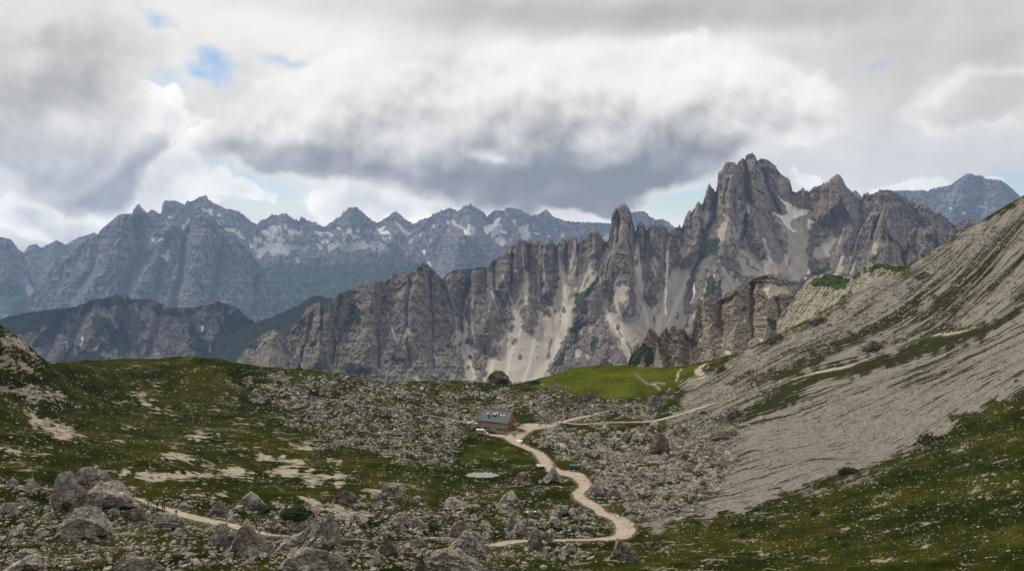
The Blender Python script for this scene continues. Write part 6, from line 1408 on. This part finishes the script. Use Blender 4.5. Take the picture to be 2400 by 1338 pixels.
gi, go = ng.nodes.new('NodeGroupInput'), ng.nodes.new('NodeGroupOutput'); iop = ng.nodes.new('GeometryNodeInstanceOnPoints'); ci = ng.nodes.new('GeometryNodeCollectionInfo')
ci.inputs['Collection'].default_value = pcol; ci.inputs['Separate Children'].default_value = True; ci.inputs['Reset Children'].default_value = True
iop.inputs['Pick Instance'].default_value = True; L_ = ng.links.new
def named(n_):
    q = ng.nodes.new('GeometryNodeInputNamedAttribute'); q.data_type = 'FLOAT_VECTOR'; q.inputs['Name'].default_value = n_; return q.outputs['Attribute']


m2p = ng.nodes.new('GeometryNodeMeshToPoints'); L_(gi.outputs[0], m2p.inputs[0]); L_(m2p.outputs[0], iop.inputs['Points']); L_(ci.outputs[0], iop.inputs['Instance'])
e2r = ng.nodes.new('FunctionNodeEulerToRotation'); L_(named('srot'), e2r.inputs[0]); L_(e2r.outputs[0], iop.inputs['Rotation']); L_(named('ssize'), iop.inputs['Scale']); L_(iop.outputs[0], go.inputs[0])
md = rub.modifiers.new('scatter', 'NODES'); md.node_group = ng

# ---- dwarf pine and juniper cushions
m, b = new_mat('dwarf_pine'); PINE = m; p = pos(); f = noise(p, 1.3, 5, .7); setc(b, mix(sstep(f, .35, .65), (0.010, 0.017, 0.006), (0.035, 0.045, 0.014))); bump(b, f, .4)
BUSH = [(690, 1252, 60, 18, 'dark cushion of dwarf pine on top of the huge wedge boulder'), (153, 1214, 24, 10, 'dark shrub on the wide rounded boulder'), (1995, 1108, 46, 12, 'dark green dwarf pine mat at the scree edge'), (1650, 968, 14, 8, 'small dark bush by the upper path'), (1776, 1195, 20, 8, 'dark shrub at the lower scree edge'),
        (1915, 1205, 24, 9, 'dark shrub on the right-hand grass slope'), (2140, 1190, 24, 8, 'second dark shrub on the grass slope, further right'), (1632, 1226, 18, 8, 'round dark shrub where scree and grass meet'), (1744, 1256, 16, 8, 'dark shrub with a white stone beside it'), (1988, 1278, 22, 8, 'low dark shrub low on the grass slope'),
        (300, 1215, 60, 14, 'dark dwarf pine filling the hollow under the sloping slab'), (610, 1200, 60, 16, 'dark green juniper patch right of the domed boulder'), (700, 866, 18, 6, 'dark bush on the left skyline'), (598, 894, 30, 8, 'dark bush cluster under the left skyline'), (650, 900, 26, 8, 'dark bush right of the bush cluster'), (1255, 900, 26, 10, 'dark bush at the left tip of the bright meadow')]
for i, (px, py, w, h, lb) in enumerate(BUSH):
    x, y, z = ground_at(px, py); r = w / 2 * y / F0; hz = h * y / F0; V_, F_ = ICO[4 if w > 40 else 3]
    q = V_ * (1 + .55 * n3(V_, 1.6, 500 + i, 3) + .38 * n3(V_, 5.0, 520 + i, 4))[:, None]; ob = mesh_np('dwarf_pine', q * np.array([r, r * .8, hz * .8]), F_, PINE, smooth=False)
    if i == 0: z += 4.6
    if i == 1: z += 3.0
    ob.location = (x, y + r * .5, z - hz * .15); tag(ob, lb, 'dwarf pine')
# ------------------------------------------------------------------ people
SKINM = simple_mat('skin', (0.42, 0.25, 0.18), .6); HAIRM = [simple_mat('dark_hair', (.02, .015, .012)), simple_mat('fair_hair', (.25, .17, .08))]
CL = {k: simple_mat('cloth_' + k, v, .9) for k, v in dict(black=(.012, .012, .014), navy=(.015, .025, .07), red=(.38, .02, .02), white=(.65, .65, .65), grey=(.16, .16, .17), blue=(.03, .10, .25), teal=(.01, .12, .16), orange=(.5, .12, .03), khaki=(.22, .18, .11), pink=(.5, .2, .22), purple=(.08, .03, .09), skin=(.42, .25, .18), green=(.03, .08, .03)).items()}


def person_mesh(kind):
    """one continuous skinned body: stand, walk, stride, sit"""
    st = {'stand': 0, 'walk': .24, 'stride': .42, 'sit': 0}[kind]; hipz = .92 if kind != 'stride' else .88
    J = {}
    J['pel'] = (0, 0, hipz); J['bel'] = (0, .01, hipz + .18); J['che'] = (0, .015 if kind != 'walk' else .05, hipz + .40); J['nek'] = (0, .03 if kind != 'walk' else .07, hipz + .55); J['hea'] = (0, .05 if kind != 'walk' else .09, hipz + .66); J['top'] = (0, .05 if kind != 'walk' else .09, hipz + .80)
    R = dict(pel=.145, bel=.13, che=.155, nek=.055, hea=.085, top=.075)
    for s, n in ((-1, 'l'), (1, 'r')):
        f = st * s
        J['hip' + n] = (s * .09, 0, hipz - .04); J['kne' + n] = (s * .10, f * .55 + (.03 if st else .01), hipz - .44 + abs(f) * .08); J['ank' + n] = (s * .10, f * 1.0 - (.10 * (s < 0) * (st > 0)), .09 + (.05 if (s < 0 and st) else 0)); J['toe' + n] = (s * .11, f * 1.0 + .15 - (.10 * (s < 0) * (st > 0)), .045)
        J['sho' + n] = (s * .18, J['che'][1], hipz + .47); J['elb' + n] = (s * .24, J['che'][1] - f * .5 - .03, hipz + .20); J['wri' + n] = (s * .25, J['che'][1] - f * .7 + (.12 if st else .03), hipz - .02 + (.08 if st else 0)); J['han' + n] = (s * .25, J['wri' + n][1] + .03, J['wri' + n][2] - .09)
        for k, r in (('hip', .095), ('kne', .062), ('ank', .045), ('toe', .042), ('sho', .068), ('elb', .046), ('wri', .033), ('han', .036)): R[k + n] = r
    if kind == 'sit':
        for n, s in (('l', -1), ('r', 1)):
            J['kne' + n] = (s * .13, .42, hipz + .04); J['ank' + n] = (s * .12, .48, hipz - .40); J['toe' + n] = (s * .12, .62, hipz - .44); J['elb' + n] = (s * .25, .12, hipz + .2); J['wri' + n] = (s * .16, .33, hipz + .16); J['han' + n] = (s * .13, .40, hipz + .14)
    ed = [('pel', 'bel'), ('bel', 'che'), ('che', 'nek'), ('nek', 'hea'), ('hea', 'top')]
    for n in 'lr': ed += [('pel', 'hip' + n), ('hip' + n, 'kne' + n), ('kne' + n, 'ank' + n), ('ank' + n, 'toe' + n), ('che', 'sho' + n), ('sho' + n, 'elb' + n), ('elb' + n, 'wri' + n), ('wri' + n, 'han' + n)]
    ks = list(J); me = bpy.data.meshes.new('person_body'); me.from_pydata([J[k] for k in ks], [(ks.index(a), ks.index(b_)) for a, b_ in ed], [])
    ob = bpy.data.objects.new('tmp', me); scene.collection.objects.link(ob); sk = ob.modifiers.new('s', 'SKIN'); sk.use_smooth_shade = True; ob.modifiers.new('u', 'SUBSURF').levels = 1
    for i, k in enumerate(ks): me.skin_vertices[0].data[i].radius = (R[k], R[k] * (.8 if k in ('pel', 'bel', 'che') else 1)); me.skin_vertices[0].data[i].use_root = (k == 'pel')
    dg = bpy.context.evaluated_depsgraph_get(); out = bpy.data.meshes.new_from_object(ob.evaluated_get(dg)); bpy.data.objects.remove(ob)
    out.name = 'person_body'
    for _ in range(4): out.materials.append(SKINM)
    zn = J['nek'][2]; wr = J['wril'][2] + .02
    idx = []
    for p_ in out.polygons:
        c_ = p_.center; k = 0
        if c_.z > zn: k = 0
        elif abs(c_.x) > .19 and c_.z < wr and kind != 'sit': k = 0
        elif c_.z > hipz + .02: k = 1
        elif c_.z > .11 or kind == 'sit': k = 2
        else: k = 3
        if kind == 'sit' and c_.y > .34 and c_.z > hipz + .09: k = 0
        idx.append(k)
    out.polygons.foreach_set('material_index', idx); return out, J


HAIRMESH = {}
BODIES = {k: person_mesh(k) for k in ('stand', 'walk', 'stride', 'sit')}
for k, (me, J) in BODIES.items():
    t = J['hea']; h_ = MB().ball((t[0], t[1] - .012, t[2] + .075), (.098, .108, .095), 8, 6).make('hair', HAIRM[0], None, smooth=True)
    c_ = J['che']; b_ = MB().prism([(c_[1] - .36, c_[2] - .22), (c_[1] - .13, c_[2] - .26), (c_[1] - .13, c_[2] + .16), (c_[1] - .28, c_[2] + .17), (c_[1] - .36, c_[2] + .02)], 'x', -.15, .15).make('backpack', CL['black'], None, bev=.04)
    HAIRMESH[k] = (h_.data, b_.data); bpy.data.objects.remove(h_); bpy.data.objects.remove(b_)
BEV = {}


def person(px, py, kind, top, legs, face, label, group=None, hair=0, pack=None, loc=None, sc=1.0):
    me, J = BODIES[kind]; x, y, z = loc or ground_at(px, py)
    if not loc and float(path_sdf(np.array([x]), np.array([y]))[0]) < 0: z += .10
    o = bpy.data.objects.new('person', me); scene.collection.objects.link(o); o.location = (x, y, z - (.90 - .50 if kind == 'sit' else .0)); o.rotation_euler = (0, 0, math.radians(face)); o.scale = (sc,) * 3
    for i, m_ in enumerate((SKINM, CL[top], CL[legs], CL['black'])): o.material_slots[i].link = 'OBJECT'; o.material_slots[i].material = m_
    tag(o, label, 'person', group); h_ = bpy.data.objects.new('hair', HAIRMESH[kind][0]); scene.collection.objects.link(h_); h_.parent = o; h_.material_slots[0].link = 'OBJECT'; h_.material_slots[0].material = HAIRM[hair]
    if pack: b_ = bpy.data.objects.new('backpack', HAIRMESH[kind][1]); scene.collection.objects.link(b_); b_.parent = o; b_.material_slots[0].link = 'OBJECT'; b_.material_slots[0].material = CL[pack]
    return o


G1, G2, G3 = 'hikers around the hut', 'hikers on the lower path', 'hikers on the scree path'
P_ = person
P_(1203, 1024, 'stand', 'black', 'black', 20, 'person in black, left of the three standing below the hut', G1); P_(1205.5, 1024, 'stand', 'red', 'grey', -10, 'person in a red top, middle of the three standing below the hut', G1, 1); P_(1208, 1024.5, 'stand', 'purple', 'navy', 160, 'person in a dark top, right of the three standing below the hut', G1)
P_(1222, 1045.5, 'walk', 'blue', 'grey', 170, 'person in blue walking down past the white tarpaulin', G1, 0, 'navy')
P_(1225.5, 1001, 'stand', 'black', 'grey', 0, 'person in black, left of the pair beside the terrace end', G1); P_(1229, 1002, 'walk', 'navy', 'grey', 100, 'person in navy, right of the pair beside the terrace end', G1)
P_(1264, 1000, 'walk', 'navy', 'black', 80, 'person in navy with a backpack walking on the forecourt', G1, 0, 'black'); P_(1267, 1001, 'stand', 'grey', 'black', 90, 'person in grey close behind the one in navy', G1); P_(1268.5, 996, 'stand', 'black', 'khaki', 0, 'person in black behind the forecourt walkers', G1)
P_(1279.5, 1002, 'walk', 'red', 'pink', 200, 'person in red alone in the middle of the forecourt', G1, 1); P_(1292, 996, 'walk', 'red', 'navy', 90, 'person in red, left of the two before the path fork', G1); P_(1294.5, 995, 'stand', 'pink', 'grey', 60, 'person in pink next to the one in red by the fork', G1, 1); P_(1298, 995, 'stand', 'black', 'black', 10, 'person in black just left of the group at the fork', G1)
P_(1305, 997, 'stand', 'black', 'grey', 30, 'person in black, left of the group at the path fork', G1, 0, 'navy'); P_(1307.5, 994, 'stand', 'orange', 'khaki', -20, 'person in orange in the group at the path fork', G1, 0, None, None, 1.05); P_(1312, 997.5, 'stand', 'navy', 'black', 90, 'person in navy crouching by packs at the path fork', G1, 0, 'black', None, .8); P_(1315, 995, 'stand', 'white', 'black', 180, 'person in a white shirt at the path fork', G1, 1); P_(1316.5, 997, 'walk', 'black', 'black', 200, 'person in black, right of the group at the path fork', G1)
P_(1385, 977, 'walk', 'purple', 'black', 260, 'person in dark purple, left of the two on the short branch path', G1); P_(1388, 977.5, 'walk', 'black', 'pink', 260, 'person in pink trousers on the short branch path', G1, 1); P_(1391.5, 974.5, 'stand', 'navy', 'black', 200, 'person in navy a step above the two on the branch path', G1); P_(1404, 969, 'walk', 'red', 'black', 260, 'person in red at the top of the branch path', G1); P_(1417, 965, 'stand', 'black', 'black', 200, 'person in black beyond the top of the branch path', G1)
for i, (u, v, k, t_, l_, lb) in enumerate(((-1.0, -8.0, 'sit', 'black', 'navy', 'person in black sitting at the far end of the hut terrace'), (-1.0, -10.6, 'stand', 'white', 'black', 'person in a white shirt standing at the terrace corner'), (-2.9, -9.0, 'stand', 'black', 'black', 'person in black leaning at the outside of the terrace wall'), (-1.2, -6.9, 'sit', 'grey', 'black', 'person in grey sitting in the middle of the hut terrace'), (-2.8, -11.5, 'stand', 'navy', 'grey', 'person in navy standing beyond the terrace wall'))):
    x, y, z = hut_world(u, v, .05); 
    if u < -2.3: z = float(zg(x, y))
    P_(0, 0, k, t_, l_, 60 * i, lb, G1, i % 2, None, (x, y, z))
P_(1442, 1213, 'walk', 'white', 'black', 250, 'person in white with dark shorts, left of the two on the path bend', G2, 0); P_(1452, 1214, 'walk', 'navy', 'navy', 240, 'person in dark blue, right of the two on the path bend', G2, 0, 'teal'); P_(1378, 1197, 'stand', 'black', 'black', 0, 'person in black among the boulders left of the path', G2, 0, None, None, .8)
P_(1370, 1128.5, 'sit', 'red', 'black', 0, 'small person sitting low on the path bend', G2, 0, None, None, .6)
P_(8, 1134, 'walk', 'white', 'black', -80, 'person in a white shirt walking at the left edge', G2)
P_(347, 1190, 'walk', 'navy', 'navy', 240, 'person in navy, first of the left group on the path', G2); P_(354, 1190, 'walk', 'white', 'grey', 240, 'person in white carrying a yellow load in the left group', G2, 0, 'khaki'); P_(369, 1193, 'stand', 'black', 'black', 240, 'person in black in the middle of the left group', G2, 0, 'black'); P_(381, 1196, 'walk', 'black', 'navy', 240, 'person in black ahead of the one in red', G2); P_(385.5, 1198.5, 'stand', 'red', 'black', 230, 'person in dark red at the right of the left group', G2, 0); P_(413.5, 1209, 'walk', 'navy', 'black', 240, 'person in dark navy alone where the path widens', G2, 0, 'navy')
P_(608, 1257, 'stride', 'teal', 'black', -90, 'person in teal striding beside the pointed boulder', G2, 1, None, None, 1.08); P_(624, 1254, 'walk', 'navy', 'white', -80, 'person in navy bending forward in pale trousers', G2, 0, 'black'); P_(638.5, 1255.5, 'walk', 'black', 'black', -100, 'person in black carrying a pale pack by the wedge boulder', G2, 0, 'black'); P_(1030, 1262, 'stand', 'khaki', 'navy', 0, 'person in a pale top alone on the lower path', G2, 1)
for i, (px, py, k, t_, l_, lb) in enumerate(((2218, 783, 'stand', 'purple', 'black', 'person in purple, leftmost of the group resting on the scree path'), (2222, 782, 'stand', 'grey', 'grey', 'person in grey in the group on the scree path'), (2228, 783, 'stand', 'white', 'pink', 'person in white in the group on the scree path'), (2233, 782.5, 'stand', 'black', 'purple', 'person in black in the group on the scree path'), (2238, 782.5, 'stand', 'red', 'purple', 'person in red, rightmost of the group on the scree path'),
                                             (2270, 776, 'walk', 'teal', 'grey', 'person in bright teal walking on the scree path'), (2276, 776, 'walk', 'purple', 'pink', 'person in purple following the teal hiker'), (1902, 868, 'walk', 'red', 'black', 'person in dark red alone on the scree path'), (1881, 962 - 75, 'walk', 'black', 'grey', 'person in black further down the scree path'),
                                             (1642, 877, 'stand', 'black', 'white', 'person in black on the far path bend'), (1645, 862, 'walk', 'navy', 'grey', 'person in navy at the top of the far path bend'), (1644, 868, 'walk', 'grey', 'black', 'person in grey between the two at the far bend'), (1588, 911, 'walk', 'purple', 'black', 'person in purple, left of two below the meadow'), (1592, 911.5, 'walk', 'black', 'black', 'person in black, right of two below the meadow'),
                                             (1707, 900, 'stand', 'black', 'purple', 'person in black on the scree left of the long path'), (1682, 940, 'walk', 'black', 'navy', 'person in black on the wide lower part of the scree path'), (2405 - 40, 751, 'walk', 'navy', 'black', 'person in navy near the right edge on the scree path'))):
    P_(px, py, k, t_, l_, 90 + 40 * i, lb, G3, i % 2, 'navy' if i % 4 == 1 else None)
